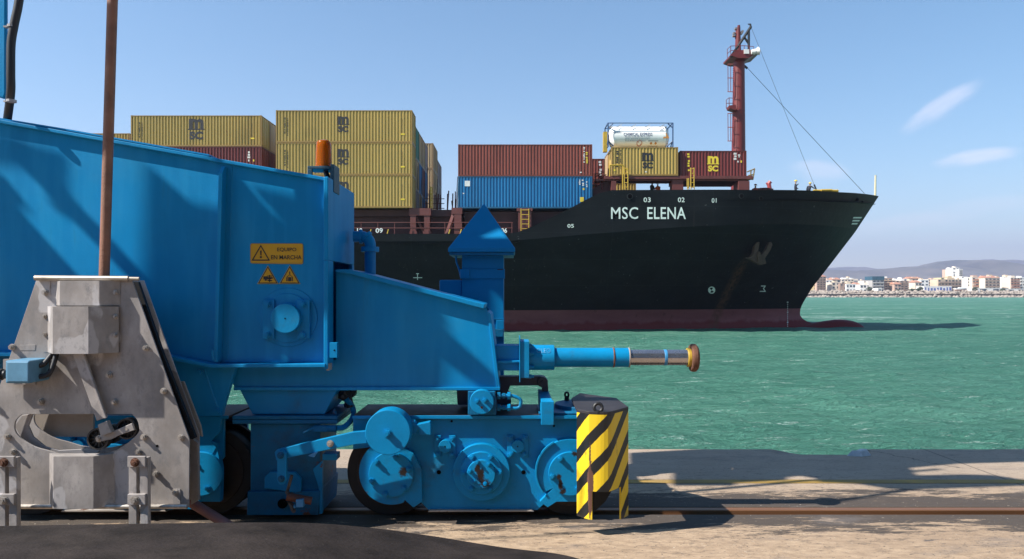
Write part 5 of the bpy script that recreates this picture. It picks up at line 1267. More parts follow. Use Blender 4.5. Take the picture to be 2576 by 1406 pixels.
# wheel bearing housings
bm = bmn(); prism(bm, [(1062, 1262), (1040, 1277), (1018, 1258)]+arcpts(985, 1188, 82, 292, 122, 30)+[(985, 1110), (1040, 1140), (1060, 1180)], BG-.045, BG+.01); bobj('bearing_housing', bm, BLUE_B, .003)
bm = bmn(); prism(bm, [(1378, 1276), (1358, 1262), (1392, 1228)]+arcpts(1433, 1188, 83, 218, 60, 30)+[(1470, 1115), (1482, 1180), (1480, 1262), (1400, 1262)], BG-.045, BG+.01); bobj('bearing_housing', bm, BLUE_B, .003)
bm = bmn()
def arcband(bm, cx, cy, r0, r1, a0, a1, d0, d1, n=28): prism(bm, arcpts(cx, cy, r1, a0, a1, n)+arcpts(cx, cy, r0, a1, a0, n), d0, d1)
arcband(bm, 1433, 1188, 82, 87, 118, 218, BG-.06, BG-.04); bobj('housing_rim', bm, BLUE_B, .002)
SP = [(X_(1016, BG-.07), Z_(1187, BG-.07), .033, .030)]
for x_, y_, a_, b_ in ((315, 860, .020, .03), (335, 900, .028, .05), (360, 950, .035, .03)): q_ = R4(x_, y_); SP.append((X_(q_[0], BG-.1), Z_(q_[1], BG-.1), a_, b_))
for x_, y_, a_, b_ in ((805, 915, .018, .02), (815, 960, .014, .04), (828, 1000, .022, .02), (900, 770, .02, .02)): q_ = R4(x_, y_); SP.append((X_(q_[0], BG-.07), Z_(q_[1], BG-.07), a_, b_))
BLUE_S = mat('blue_paint_bloom', (.0, .215, .45), .48, spec=.25, var=.08, vscale=4, bump=.12, bscale=50, rust=.2, rscale=7, dirt=.25, dirtcol=(.03, .08, .12), spots=SP)
def cover(px, py, r_, bolts, rustspot=None):
    bm = bmn(); disc(bm, px, py, r_, BG-.07, BG-.04, 64); k = bobj('axle_cover', bm, BLUE_S, .003)
    for x, y in bolts:
        b_ = bmn(); hexbolt(b_, x, y, BG-.07, 6.3, .02); bobj('bolt', b_, BLUE_B)
cc = R3(1117, 838); cover(*cc, 56.5, [R3(*p) for p in ((1018, 752), (1145, 716), (1238, 800), (1205, 930), (1080, 968), (988, 878))])
cc = R4(874, 895); cover(*cc, 55, [R4(*p) for p in ((813, 803), (764, 908), (918, 980))])
RSPOT = mat('rust_smear', (.10, .05, .035), .9, var=.5, vscale=25)
def smear(poly, d, par=None):
    return
    
    bm = bmn(); prism(bm, poly, d-.0015, d+.001); return obj('rust_patch', bm, RSPOT, par or bogie)
qs = random.Random(21)
def blob(cx, cy, r, n=16, k=.35): return [(cx+r*(1+qs.uniform(-k, k))*math.cos(2*math.pi*i/n), cy+r*(1+qs.uniform(-k, k))*math.sin(2*math.pi*i/n)) for i in range(n)]
cc = R3(1205, 825); smear(blob(*cc, 11), BG-.07); 
smear(Q([(790, 900), (815, 895), (822, 920), (815, 950), (835, 990), (830, 1018), (812, 1010), (805, 960), (788, 930)]), BG-.07)
# centre hub
cx_, cy_ = R4(338, 888)
for nm, r_, d0, d1 in (('hub_ring', 72, BG-.05, BG+.01), ('hub_ring', 53.5, BG-.075, BG-.045), ('hub_cap', 35.5, BG-.105, BG-.07)):
    bm = bmn(); disc(bm, cx_, cy_, r_, d0, d1, 64, dref=BG-.06); bobj(nm, bm, BLUE_S, .004)
for k in range(6):
    a = R(60*k); bm = bmn(); hexbolt(bm, cx_+46*math.cos(a), cy_-46*math.sin(a), BG-.075, 5.6, .02); bobj('bolt', bm, BLUE_B)
    a = R(60*k+30+20); 
    if k not in (5,): bm = bmn(); hexbolt(bm, cx_+29*math.cos(a), cy_-29*math.sin(a), BG-.105, 4.6, .016); bobj('bolt', bm, BLUE_B)
smear(Q([(305, 845), (330, 850), (335, 885), (360, 905), (388, 950), (370, 975), (340, 965), (330, 930), (295, 920), (292, 895), (310, 870)]), BG-.105)
for x in (83, 592): c = R4(x, 885); bm = bmn(); disc(bm, *c, 5.4, BG-.0025, BG+.01, 20); bobj('drain_hole', bm, DARK)
for x in (160, 775): c = R4(x, 578 if x < 200 else 606); bm = bmn(); disc(bm, *c, 3, BG-.002, BG+.01, 12); bobj('drain_hole', bm, DARK)
for cx4 in (120, 557):
    for s in (-1, 1):
        c = R4(cx4+s*44, 730); bm = bmn(); prism(bm, [(c[0]-8, c[1]-28), (c[0]+8, c[1]-28), (c[0]+8, c[1]+28), (c[0]-8, c[1]+28)], BG-.016, BG+.001); bobj('keep_plate', bm, BLUE_B, .002)
        for y in (682, 776): e = R4(cx4+s*44, y); bm = bmn(); hexbolt(bm, *e, BG-.016, 5.0, .018); bobj('bolt', bm, BLUE_B)
    c = R4(cx4, 730); bm = bmn(); disc(bm, *c, 16, BG-.04, BG, 36); bobj('axle_pin', bm, BLUE_B, .003)
    bm = bmn(); disc(bm, *c, 1.8, BG-.0415, BG-.03, 10); bobj('pin_centre', bm, DARK)
bm = bmn(); prism(bm, Q([(28, 1105), (640, 1105), (655, 1115), (20, 1117)]), BG-.03, BG+.45, BG); bobj('bogie_bottom_flange', bm, STEEL_R, .003)
bm = bmn(); prism(bm, Q([(250, 1118), (425, 1118), (425, 1133), (250, 1133)]), BG+.05, BG+.3, BG); bobj('skid', bm, STEEL_R, .003)
# second bogie under the left end: a copy of frame and all its parts
b2 = copy_tree(bogie, crane); b2.location.x += X_(1288-918, BG)
# pivot block on the bogie, its pin, hoses, and the rail clamp arm behind
PD = 5.2
bm = bmn(); prism(bm, Q([(258, 400), (420, 400), (428, 540), (258, 540)]), PD+.06, PD+.45); obj('pivot_block', bm, BLUE_R, crane, bevel=.003)
bm = bmn(); c = R4(341, 463); disc(bm, *c, 30.5, PD, PD+.07, 56); pp = obj('pivot_pin', bm, BLUE_B, crane, bevel=.004)
for x, y in ((313, 456), (360, 451)): bm = bmn(); hexbolt(bm, *R4(x, y), PD, 5.2, .022); obj('bolt', bm, BLUE_B, pp)
bm = bmn(); disc(bm, *R4(341, 495), 3, PD-.002, PD+.01, 12); obj('pin_hole', bm, RUST, pp)
bm = bmn(); tube(bm, spline([pt(*R4(440, 425), PD+.1), pt(*R4(520, 425), PD+.1), pt(*R4(570, 445), PD+.1), pt(*R4(575, 475), PD+.1), pt(*R4(550, 500), PD+.1), pt(*R4(440, 495), PD+.1)], 6), .012, 10); obj('hose', bm, BLUE_B, crane, smooth=True)
for y in (425, 495):
    for x in (445, 475, 505): bm = bmn(); cyl(bm, pt(*R4(x-10, y), PD+.1), pt(*R4(x+8, y), PD+.1), .026 if x != 475 else .019, seg=8); obj('hose_fitting', bm, BLUE_R if x != 505 else BLUE_B, crane)
bm = bmn(); prism(bm, Q([(430, 310), (700, 308), (738, 330), (742, 400), (706, 400), (700, 362), (512, 365), (490, 420), (455, 400)]), 5.55, 5.65); c = R4(705, 343); disc(bm, *c, 13, 5.53, 5.67); disc(bm, *c, 4, 5.52, 5.66, mi=0)
obj('clamp_arm', bm, mat('clamp_dark', (.02, .03, .05), .5, var=.3, vscale=8), crane, bevel=.004)
bm = bmn(); prism(bm, Q([(190, 390), (470, 390), (515, 420), (518, 480), (195, 480)]), 5.62, 5.8); obj('clamp_housing', bm, mat('clamp_navy', (.008, .035, .09), .5), crane, bevel=.006)
bm = bmn(); zt0 = Z_(R4(0, 460)[1], 5.28); zt_r = bogie_top_z
a = R4(698, 0)[0]; b = R4(775, 0)[0]
box(bm, (X_(a, 5.28), 5.28, zt_r-.06), (X_(b, 5.28), 5.36, zt0)); 
v = [bm.verts.new(pt(*R4(x, y), d)) for x, y, d in ((700, 458, 5.3), (768, 458, 5.3), (738, 385, 5.62), (678, 385, 5.62), (698, 535, 5.3), (770, 535, 5.3), (742, 470, 5.62), (680, 470, 5.62))]
for f in ((0, 1, 2, 3), (4, 7, 6, 5), (0, 3, 7, 4), (1, 5, 6, 2), (0, 4, 5, 1), (3, 2, 6, 7)): bm.faces.new([v[i] for i in f])
obj('clamp_post', bm, BLUE_B, crane, bevel=.003)
bm = bmn(); a = R4(0, 0); c = pt(*R4(790, 482), 5.6); box(bm, (c.x-.14, 5.33, bogie_top_z+.004), (c.x+.22, 5.7, bogie_top_z+.018)); obj('deck_plate', bm, BLUE_R, crane, bevel=.002)
# ---- buffer
BD = 5.45
buf = None
def ax_(x0, x1, y0, y1, m, name, par=None, r=None, seg=48, bev=.004):
    cy = (y0+y1)/2; rad = (y1-y0)/2*BD/F; bm = bmn(); zc = Z_(899, BD)
    cyl(bm, (X_(x0, BD), BD, zc), (X_(x1, BD), BD, zc), rad, seg=seg); return obj(name, bm, m, par or crane, bevel=bev)
bm = bmn(); prism(bm, [(1242, 868), (1311, 868), (1311, 930), (1248, 930)], BD-.06, BD+.14, BD); prism(bm, Q([(415, 208), (578, 205), (578, 216), (415, 226)]), BD-.1, BD+.16, BD); obj('buffer_bracket', bm, BLUE_B, crane, bevel=.003)
bm = bmn(); a = R4(572, 68); b = R4(600, 332); box(bm, (X_(a[0], BD), BD-.13, Z_(b[1], BD)), (X_(b[0], BD)-.04, BD+.17, Z_(a[1], BD))); box(bm, (X_(b[0], BD)-.038, BD-.12, Z_(b[1], BD)+.03), (X_(b[0], BD)+.03, BD+.16, Z_(a[1], BD)-.03)); mp_ = obj('buffer_plate', bm, BLUE_B, crane, bevel=.003)
for y in (120, 245, 300, 165):
    c = R4(628, y); bm = bmn(); X, Z = X_(c[0], BD), Z_(c[1], BD); cyl(bm, (X-.03, BD-.09, Z), (X+.012, BD-.09, Z), .016, seg=6); cyl(bm, (X, BD-.09, Z), (X+.03, BD-.09, Z), .010, seg=8); obj('bolt', bm, BLUE_B, mp_)
cylo = ax_(1329, 1394, 870, 933, BLUE_B, 'buffer_housing')
ax_(1393, 1583, 877, 925, BLUE_B, 'buffer_cylinder'); ax_(1541, 1545, 875.5, 926.5, RUST, 'clamp_band', cylo); ax_(1580, 1584, 876, 926, STEEL_R, 'cylinder_lip', cylo)
ax_(1583, 1730, 881, 920, CHROME, 'buffer_rod', seg=64); ax_(1669, 1677, 880.3, 920.7, BLUE_W, 'paint_band', cylo)
ax_(1728, 1737, 876, 924, YELP, 'buffer_collar'); 
bm = bmn(); zc = Z_(900, BD); r0 = 35*BD/F
for (x0, x1, r_a, r_b) in ((1736, 1740, .93, 1), (1740, 1749, 1, 1), (1749, 1754, 1, .85)): cyl(bm, (X_(x0, BD), BD, zc), (X_(x1, BD), BD, zc), r0*r_a, r0*r_b, 56)
obj('buffer_pad', bm, RUST, crane, bevel=.003)
# raised maker's letters on the housing
bm = bmn(); a = R4(668, 136); b = R4(752, 162); text_at(bm, 'OLEO', (X_(a[0], BD)+X_(b[0], BD))/2, 0, (Z_(a[1], BD)+Z_(b[1], BD))/2, X_(b[0], BD)-X_(a[0], BD), Z_(a[1], BD)-Z_(b[1], BD), bold=.005)
rH = 31.5*BD/F; zc = Z_(901.5, BD)
bmesh.ops.triangulate(bm, faces=bm.faces)
for v in bm.verts: v.co.y = BD-math.sqrt(max(0, rH*rH-(v.co.z-Z_(899, BD))**2))-.003
obj('raised_lettering', bm, BLUE_W, cylo)
# ---- striped guard around the wheel end
def stripe_mat():
    m = bpy.data.materials.new('hazard_stripes'); m.use_nodes = True; n, l = m.node_tree.nodes, m.node_tree.links; b = n['Principled BSDF']
    b.inputs['Roughness'].default_value = .4
    uv = n.new('ShaderNodeUVMap'); uv.uv_map = 'UVMap'; sp = n.new('ShaderNodeSeparateXYZ'); l.new(uv.outputs[0], sp.inputs[0])
    def ma(op, a, bb):
        q = n.new('ShaderNodeMath'); q.operation = op
        for i, v in enumerate((a, bb)):
            if isinstance(v, (int, float)): q.inputs[i].default_value = v
            else: l.new(v, q.inputs[i])
        return q.outputs[0]
    ns = n.new('ShaderNodeTexNoise'); ns.inputs['Scale'].default_value = 9; ns.inputs['Detail'].default_value = 6
    wob = ma('MULTIPLY', ma('SUBTRACT', ns.outputs[0], .5), .012)
    s = ma('FRACT', ma('DIVIDE', ma('ADD', ma('SUBTRACT', ma('MULTIPLY', sp.outputs[0], 1.05), sp.outputs[1]), wob), .2145), 0)
    k = n.new('ShaderNodeMapRange'); k.inputs[1].default_value = .575; k.inputs[2].default_value = .585; l.new(ma('FRACT', ma('ADD', s, STRIPE_PH), 0), k.inputs[0])
    def mix(f, a, bb):
        x = n.new('ShaderNodeMix'); x.data_type = 'RGBA'; l.new(f, x.inputs[0])
        for i, v in ((6, a), (7, bb)):
            if isinstance(v, tuple): x.inputs[i].default_value = (*v, 1)
            else: l.new(v, x.inputs[i])
        return x.outputs[2]
    c = mix(k.outputs[0], (.78, .53, .02), (.012, .013, .014))
    g = n.new('ShaderNodeTexNoise'); g.inputs['Scale'].default_value = 5; g.inputs['Detail'].default_value = 9; g.inputs['Roughness'].default_value = .7
    r_ = n.new('ShaderNodeMapRange'); r_.inputs[1].default_value = .62; r_.inputs[2].default_value = .70; r_.inputs[4].default_value = .8; l.new(g.outputs[0], r_.inputs[0])
    c = mix(r_.outputs[0], c, (.12, .07, .04))
    # bare worn metal and rust at the foot of the guard and on the first bend
    f = n.new('ShaderNodeMapRange'); f.inputs[1].default_value = .17; f.inputs[2].default_value = .10; l.new(ma('ADD', sp.outputs[1], ma('MULTIPLY', g.outputs[0], .08)), f.inputs[0])
    c = mix(ma('MULTIPLY', f.outputs[0], .85), c, (.13, .095, .075))
    e1 = ma('ABSOLUTE', ma('SUBTRACT', sp.outputs[0], BEND_S), 0)
    e2 = ma('ABSOLUTE', ma('SUBTRACT', sp.outputs[1], .36), 0)
    e = n.new('ShaderNodeMapRange'); e.inputs[1].default_value = 1.0; e.inputs[2].default_value = .85; l.new(ma('ADD', ma('MULTIPLY', e1, 45), ma('ADD', ma('MULTIPLY', e2, 3.6), ma('MULTIPLY', ma('SUBTRACT', g.outputs[0], .5), 3.2))), e.inputs[0])
    c = mix(e.outputs[0], c, (.12, .055, .038))
    l.new(c, b.inputs['Base Color']); return m
STRIPE_PH = .0
GD = 5.0
plan_px = [(912, 5.06), (958, 4.995), (985, 4.968), (992, 4.965)]+[(992+ (1075-992)*t, 4.965-.018*math.sin(t*math.pi*.5)) for t in (.25, .5, .75, 1)]+[(1100, 4.95), (1120, 4.97), (1138, 5.0), (1222, 5.17)]
gp = []
for x, d in plan_px: px, _ = R4(x, 0); gp.append((X_(px, d), d))
ss = [0]
for k_, (a, b) in enumerate(zip(gp, gp[1:])): ss.append(ss[-1]+math.hypot(b[0]-a[0], b[1]-a[1]))
BEND_S = ss[3]
GT = Z_(R4(0, 532)[1], GD)
def gz(y, d=GD): return Z_(R4(0, y)[1], d)
def gbot(x):   # lower edge in R4 px by column
    if x <= 1004: return 1160
    if x <= 1140: return 995
    if x < 1178: return 1000
    return 1150
bm = bmn(); uvl = bm.loops.layers.uv.new('UVMap')
STRIPE_PH = -((1.05*float(np.interp(930, [p[0] for p in plan_px], ss))-gz(612, 5.03))/.2145)
def interp_plan(x):
    xs_ = [p[0] for p in plan_px]; d = float(np.interp(x, xs_, [p[1] for p in plan_px])); px, _ = R4(x, 0); s_ = float(np.interp(x, xs_, ss)); return X_(px, d), d, s_
cols_x = [912, 935, 958, 985, 992, 1004, 1030, 1055, 1075, 1100, 1120, 1138, 1178, 1200, 1222]
# thickness inward (towards larger Y / towards the bogie)
prev = None
for i in range(len(cols_x)-1):
    xa, xb = cols_x[i], cols_x[i+1]
    if xb-xa <= 1.01 and xa not in (1177,): pass
    A = interp_plan(xa); B = interp_plan(xb)
    zb_ = gz(1160, 5.0) if xb <= 1004 else (gz(1000, 4.96) if xb <= 1178 else gz(1150, 5.15)); 
    na = Vector((-(B[1]-A[1]), (B[0]-A[0]))).normalized()*.012
    za = GT
    q = [((A[0], A[1], zb_), A[2]), ((B[0], B[1], zb_), B[2]), ((B[0], B[1], za), B[2]), ((A[0], A[1], za), A[2])]
    vo = [bm.verts.new(p[0]) for p in q]; vi = [bm.verts.new((p[0][0]+na.x, p[0][1]+na.y, p[0][2])) for p in q]
    for fl_ in ((0, 1, 2, 3),): 
        f = bm.faces.new([vo[k] for k in fl_])
        for lp, k in zip(f.loops, fl_): lp[uvl].uv = (q[k][1], q[k][0][2])
        f = bm.faces.new([vi[k] for k in fl_[::-1]])
        for lp, k in zip(f.loops, fl_[::-1]): lp[uvl].uv = (q[k][1], q[k][0][2])
    for a, b in ((0, 1), (1, 2), (2, 3), (3, 0)):
        f = bm.faces.new((vo[a], vi[a], vi[b], vo[b]))
        for lp in f.loops: lp[uvl].uv = (q[a][1], q[a][0][2])
me_par = crane
bm.transform(Matrix.Translation(-wloc(crane)))
bmesh.ops.remove_doubles(bm, verts=bm.verts, dist=1e-5)
me = bpy.data.meshes.new('wheel_guard'); bm.to_mesh(me); bm.free(); me.materials.append(stripe_mat())
for p in me.polygons: p.use_smooth = True
me.set_sharp_from_angle(angle=R(24)); guard = bpy.data.objects.new('wheel_guard', me); COL.objects.link(guard); guard.parent = crane
bm = bmn(); pl_ = [(gp[0][0], gp[0][1])]+gp[1:]+[(X_(R4(1152, 0)[0], 5.6), 5.6), (X_(R4(1030, 0)[0], 5.75), 5.75), (X_(R4(930, 0)[0], 5.88), 5.88), (X_(R4(880, 0)[0], 5.6), 5.6)]
plan_prism(bm, pl_, GT, GT+.02); gt = obj('guard_top', bm, TIN, guard, bevel=.003)
def eye(c4_, d, r_=.035):
    bm = bmn(); c = pt(*R4(*c4_), d); n = 18; pts = [(c.x+r_*math.cos(2*math.pi*k/n), c.y+r_*.15*math.sin(2*math.pi*k/n), c.z+r_*math.sin(2*math.pi*k/n)) for k in range(n+1)]; tube(bm, pts, .011, 8)
    cyl(bm, (c.x, c.y, c.z-r_-.01), (c.x, c.y, c.z-r_+.008), .022); obj('lifting_eye', bm, BLACK, guard, smooth=True)
eye((1041, 496), 4.97, .027); 
bm = bmn(); c = pt(*R4(852, 415), 5.75); cyl(bm, (c.x, 5.75, bogie_top_z), (c.x, 5.75, c.z-.02), .018, seg=8); pts = [(c.x+.014*math.cos(k*.42), 5.75, c.z-.004+.018*math.sin(k*.42)) for k in range(16)]; tube(bm, pts, .008, 8); obj('lifting_eye', bm, BLACK, guard)
bm = bmn(); cyl(bm, (c.x+.12, 5.62, bogie_top_z), (c.x+.12, 5.62, bogie_top_z+.045), .22, seg=40); obj('guard_cap', bm, BLUE_R, guard, bevel=.004)
bm = bmn(); a = R4(1130, 1000); prism(bm, Q([(1010, 1000), (1120, 1000), (1085, 1060), (1010, 1130)]), 5.35, 5.38); obj('brush_holder', bm, WHEEL, crane)
# ---- top-left leg of the crane and its cable
bm = bmn(); prism(bm, [(-420, -1900), (19, -1900), (19, 236), (14, 250), (-420, 120)], WEB-.02, WEB+.01, WEB); obj('crane_leg', bm, BLUE, crane, bevel=.01)
bm = bmn(); tube(bm, spline([pt(110, -320, 5.1), pt(62, -120, 5.1), pt(48, 0, 5.1), pt(36, 60, 5.1), pt(28, 110, 5.1), pt(27, 180, 5.1), pt(27, 230, 5.12), pt(20, 290, 5.2), pt(12, 345, 5.4)], 10), .027, 14); cb = obj('cable_conduit', bm, HOSE, crane, smooth=True)
for y in (92, 360/1.59*1.59*1): pass
for x, y in ((29, 66), (27, 254)):
    bm = bmn(); cyl(bm, pt(x+2, y-3, 5.1), pt(x+2, y+3, 5.1), .031, seg=14); prism(bm, [(8, y-2), (x+4, y-2), (x+4, y+2), (8, y+2)], 5.12, 5.15); obj('cable_clip', bm, STEEL, cb)

# ------------------------------------------------------------------ warning signs on the girder (things of their own)
SGD = WEB-.004
BLK = mat('sign_black', (.015, .013, .012), .45, var=.05)
def rounded(x0, y0, x1, y1, r, n=4):
    o = []
    for cx, cy, a0 in ((x1-r, y0+r, 0), (x0+r, y0+r, 90), (x0+r, y1-r, 180), (x1-r, y1-r, 270)): o += [(cx+r*math.cos(R(a0+90*k/n)), cy-r*math.sin(R(a0+90*k/n))) for k in range(n+1)]
    return o
def tri(cx, y0, y1, hw): return [(cx, y0), (cx+hw, y1), (cx-hw, y1)]
def signthing(name, label, poly):
    c = (sum(p[0] for p in poly)/len(poly), sum(p[1] for p in poly)/len(poly)); t = thing(name, label, 'sign', tuple(pt(*c, SGD)), 'yellow warning stickers on the blue girder'); return t
poly = [R2(*p) for p in rounded(423, 524, 721, 638, 12)]
poly = [(x, y+(x-629)*.012) for x, y in poly]
t = signthing('warning_sign', 'rectangular yellow warning sticker reading EQUIPO EN MARCHA with exclamation triangle', poly)
bm = bmn(); prism(bm, poly, SGD, SGD+.003); obj('sign_plate', bm, YEL, t)
bm = bmn(); e = rounded(425, 526, 719, 636, 10); holed(bm, [R2(*p) for p in rounded(423.5, 524.5, 720.5, 637.5, 12)], [[R2(*p) for p in rounded(427, 528, 717, 634, 9)]], SGD-.0015, SGD-.0005); obj('border', bm, mat('sign_edge', (.35, .22, .05), .5), t)
bm = bmn(); holed(bm, [R2(*p) for p in tri(482, 533, 622, 52)], [[R2(*p) for p in tri(482, 543, 616, 42)]], SGD-.003, SGD-.001); obj('triangle', bm, BLK, t)
bm = bmn(); prism(bm, [R2(*p) for p in ((478, 565), (487, 565), (485, 592), (480, 592))], SGD-.003, SGD-.001); disc(bm, *R2(482.5, 602), 3.0*.9, SGD-.003, SGD-.001, 12); obj('exclamation_mark', bm, BLK, t)
def sgn_text(s, x0, y0, x1, y1):
    a, b = R2(x0, y0), R2(x1, y1); bm = bmn(); text_at(bm, s, (X_(a[0], SGD)+X_(b[0], SGD))/2, SGD-.002, (Z_(a[1], SGD)+Z_(b[1], SGD))/2, X_(b[0], SGD)-X_(a[0], SGD), Z_(a[1], SGD)-Z_(b[1], SGD), bold=.012); obj('lettering', bm, BLK, t)
sgn_text('EQUIPO', 575, 549, 683, 573); sgn_text('EN MARCHA', 541, 591, 712, 615)
def trisign(cx, label):
    global t
    t = thing('warning_sign', label, 'sign', tuple(pt(*R2(cx, 705), SGD)), 'yellow warning stickers on the blue girder')
    bm = bmn(); prism(bm, [R2(*p) for p in tri(cx, 648, 753, 60)], SGD, SGD+.003); obj('sign_plate', bm, mat('sign_rim', (.42, .32, .12), .5), t)
    bm = bmn(); prism(bm, [R2(*p) for p in tri(cx, 653, 750, 55)], SGD-.001, SGD+.001); obj('border', bm, BLK, t)
    bm = bmn(); prism(bm, [R2(*p) for p in tri(cx, 663, 745, 47)], SGD-.002, SGD); obj('face', bm, YEL, t)
    return t
trisign(522, 'triangular yellow warning sticker with hand and rollers, left of the two triangles')
bm = bmn()
for p in ([(497, 710), (515, 710), (528, 716), (548, 714), (552, 722), (530, 728), (497, 728)], [(505, 728), (516, 728), (516, 735), (505, 735)], [(518, 706), (546, 706), (546, 711), (518, 711)], [(520, 731), (546, 731), (546, 737), (520, 737)], [(529, 702), (535, 702), (535, 742), (529, 742)]): prism(bm, [R2(*q) for q in p], SGD-.003, SGD-.0015)
obj('pictogram', bm, BLK, t)
trisign(645, 'triangular yellow warning sticker with a load on a hook, right of the two triangles')
bm = bmn()
for p in ([(626, 715), (663, 715), (663, 738), (626, 738)], [(642, 683), (648, 683), (648, 697), (642, 697)], [(636, 706), (645, 698), (654, 706), (651, 708), (645, 703), (639, 708)], [(632, 708), (637, 706), (632, 716), (628, 716)], [(653, 706), (658, 708), (662, 716), (658, 716)]): prism(bm, [R2(*q) for q in p], SGD-.003, SGD-.0015)
obj('pictogram', bm, BLK, t)
bm = bmn()
for x in (633, 655): prism(bm, [R2(*q) for q in ((x, 715), (x+2.5, 715), (x+2.5, 738), (x, 738))], SGD-.0045, SGD-.003)
obj('load_straps', bm, YEL, t)

# ------------------------------------------------------------------ beacon
RB = reg(400, 400, 2576/1500)
BDp = 5.35
c = RB(1536, 455); bx0 = pt(*c, BDp)
beacon = thing('warning_beacon', 'orange rotating warning beacon on a small blue bracket above the girder end', 'beacon', tuple(bx0))
def amber():
    m = bpy.data.materials.new('amber_dome'); m.use_nodes = True; b = m.node_tree.nodes['Principled BSDF']
    b.inputs['Base Color'].default_value = (.62, .17, .008, 1); b.inputs['Roughness'].default_value = .12; b.inputs['Transmission Weight'].default_value = .6; b.inputs['IOR'].default_value = 1.2
    return m
bm = bmn(); k = BDp/F/(2576/1500)/1.59006
prof = [(50, 18), (49, 0), (47, -60), (45, -120), (42, -150), (34, -163), (18, -168), (1, -169)]; prev = None
for inner, LST in ((0, prof), ):
    for r_, z in LST:
        ring = [bm.verts.new((bx0.x+r_*1.13*k*math.cos(t), BDp+r_*1.1*k*math.sin(t), bx0.z-z*1.07*k)) for t in [2*math.pi*i/40 for i in range(40)]]
        if prev:
            for i in range(40): bm.faces.new((prev[i], prev[(i+1) % 40], ring[(i+1) % 40], ring[i]))
        prev = ring
bm.faces.new(prev)
dome = obj('dome', bm, amber(), beacon, smooth=True)
so = dome.modifiers.new('thick', 'SOLIDIFY'); so.thickness = .003
bm = bmn(); cyl(bm, bx0+Vector((0, 0, -.02)), bx0+Vector((0, 0, .05)), .03); cyl(bm, bx0+Vector((0, 0, .05)), bx0+Vector((0, 0, .13)), .012); box(bm, (bx0.x-.03, BDp-.005, bx0.z+.08), (bx0.x+.03, BDp+.04, bx0.z+.15)); obj('reflector', bm, mat('reflector', (.5, .22, .05), .4, metal=.4), beacon)
bm = bmn(); cyl(bm, bx0+Vector((0, 0, -.03)), bx0+Vector((0, 0, -.005)), 63*k*1.05, 57*k); obj('base', bm, BLACK, beacon, bevel=.003)
bm = bmn(); a = RB(1448, 463); b = RB(1598, 486); z1, z0 = Z_(a[1], BDp), Z_(b[1], BDp)
box(bm, (X_(a[0], BDp), BDp-.09, z0), (X_(b[0], BDp), BDp+.09, z1-.004)); zf = Z_(RB(0, 545)[1], BDp)
box(bm, (X_(a[0], BDp), BDp-.09, zf-.1), (X_(RB(1480, 0)[0], BDp), BDp-.07, z0)); box(bm, (X_(RB(1598, 0)[0], BDp)+.0, BDp-.08, zf-.1), (X_(RB(1626, 0)[0], BDp), BDp+.09, z1+.01))
obj('bracket', bm, mat('bracket_teal', (.015, .06, .09), .5), beacon, bevel=.003)
bm = bmn(); tube(bm, [pt(*RB(1548, 486), BDp), pt(*RB(1560, 520), BDp), pt(*RB(1580, 550), BDp)], .018, 10); obj('cable', bm, HOSE, beacon)

# ------------------------------------------------------------------ blue column with pyramid hat behind the buffer
CD = 6.25
q_ = lambda x, y: RT(x, y)
x0, x1 = X_(q_(787, 0)[0], CD), X_(q_(1080, 0)[0], CD); xm = (x0+x1)/2; dep = x1-x0
col = thing('hooded_column', 'square blue steel column under a pyramid hat, standing behind the rocker beam end', 'column', (xm, CD+dep/2, .0))
BLUE2 = mat('blue_column_paint', (.0, .19, .43), .48, spec=.22, var=.08, vscale=3, dirt=.12, dirtcol=(.02, .16, .25), rust=.12, rscale=10)
bm = bmn(); box(bm, (x0, CD, .0), (x1, CD+dep, Z_(q_(0, 800)[1], CD))); obj('shaft', bm, BLUE2, col, bevel=.004)
bm = bmn(); ztop = Z_(q_(0, 780)[1], CD-.06); a = X_(q_(692, 0)[0], CD-.06); b = X_(q_(1160, 0)[0], CD-.06); hw = (b-a)/2; cx0 = (a+b)/2; cy0 = CD+dep/2
zap = Z_(q_(0, 462)[1], cy0)
v = [bm.verts.new((cx0+sx*hw, cy0+sy*hw, ztop)) for sx, sy in ((-1, -1), (1, -1), (1, 1), (-1, 1))]; ap = bm.verts.new((cx0+.01, cy0, zap)); v2 = [bm.verts.new(p.co-Vector((0, 0, .03))) for p in v]
for i in range(4): bm.faces.new((v[i], v[(i+1) % 4], ap)); bm.faces.new((v2[i], v2[(i+1) % 4], v[(i+1) % 4], v[i]))
bm.faces.new(v2[::-1]); obj('pyramid_hat', bm, BLUE2, col, bevel=.004)
bm = bmn(); box(bm, (a+.01, cy0-hw+.01, ztop-.055), (b-.01, cy0+hw-.01, ztop-.034)); obj('hat_rim', bm, BLUE_R, col)
def cpl(x0_, y0_, x1_, y1_, d0, name, m=BLUE2, par=None):
    bm = bmn(); p, r = q_(x0_, y0_), q_(x1_, y1_); box(bm, (X_(p[0], CD), CD+d0, Z_(r[1], CD)), (X_(r[0], CD), CD+.01, Z_(p[1], CD))); return obj(name, bm, m, par or col, bevel=.003)
cpl(775, 924, 1088, 992, -.012, 'joint_collar'); cpl(778, 925, 840, 990, -.03, 'cover_plate'); cpl(985, 1274, 1086, 1280, -.014, 'joint_strip', BLUE_R); cpl(1028, 1283, 1082, 1345, -.03, 'cover_plate'); cpl(1018, 1345, 1078, 1400, -.04, 'terminal_box', BLUE_R)
cpl(1035, 924, 1076, 931, -.014, 'seam', BLACK)
bm = bmn(); p, r = q_(627, 1000), q_(780, 1180); box(bm, (X_(p[0], CD), CD+.02, Z_(r[1], CD)), (x0-.002, CD+.2, Z_(p[1], CD))); obj('switch_box', bm, BLUE2, col, bevel=.01)
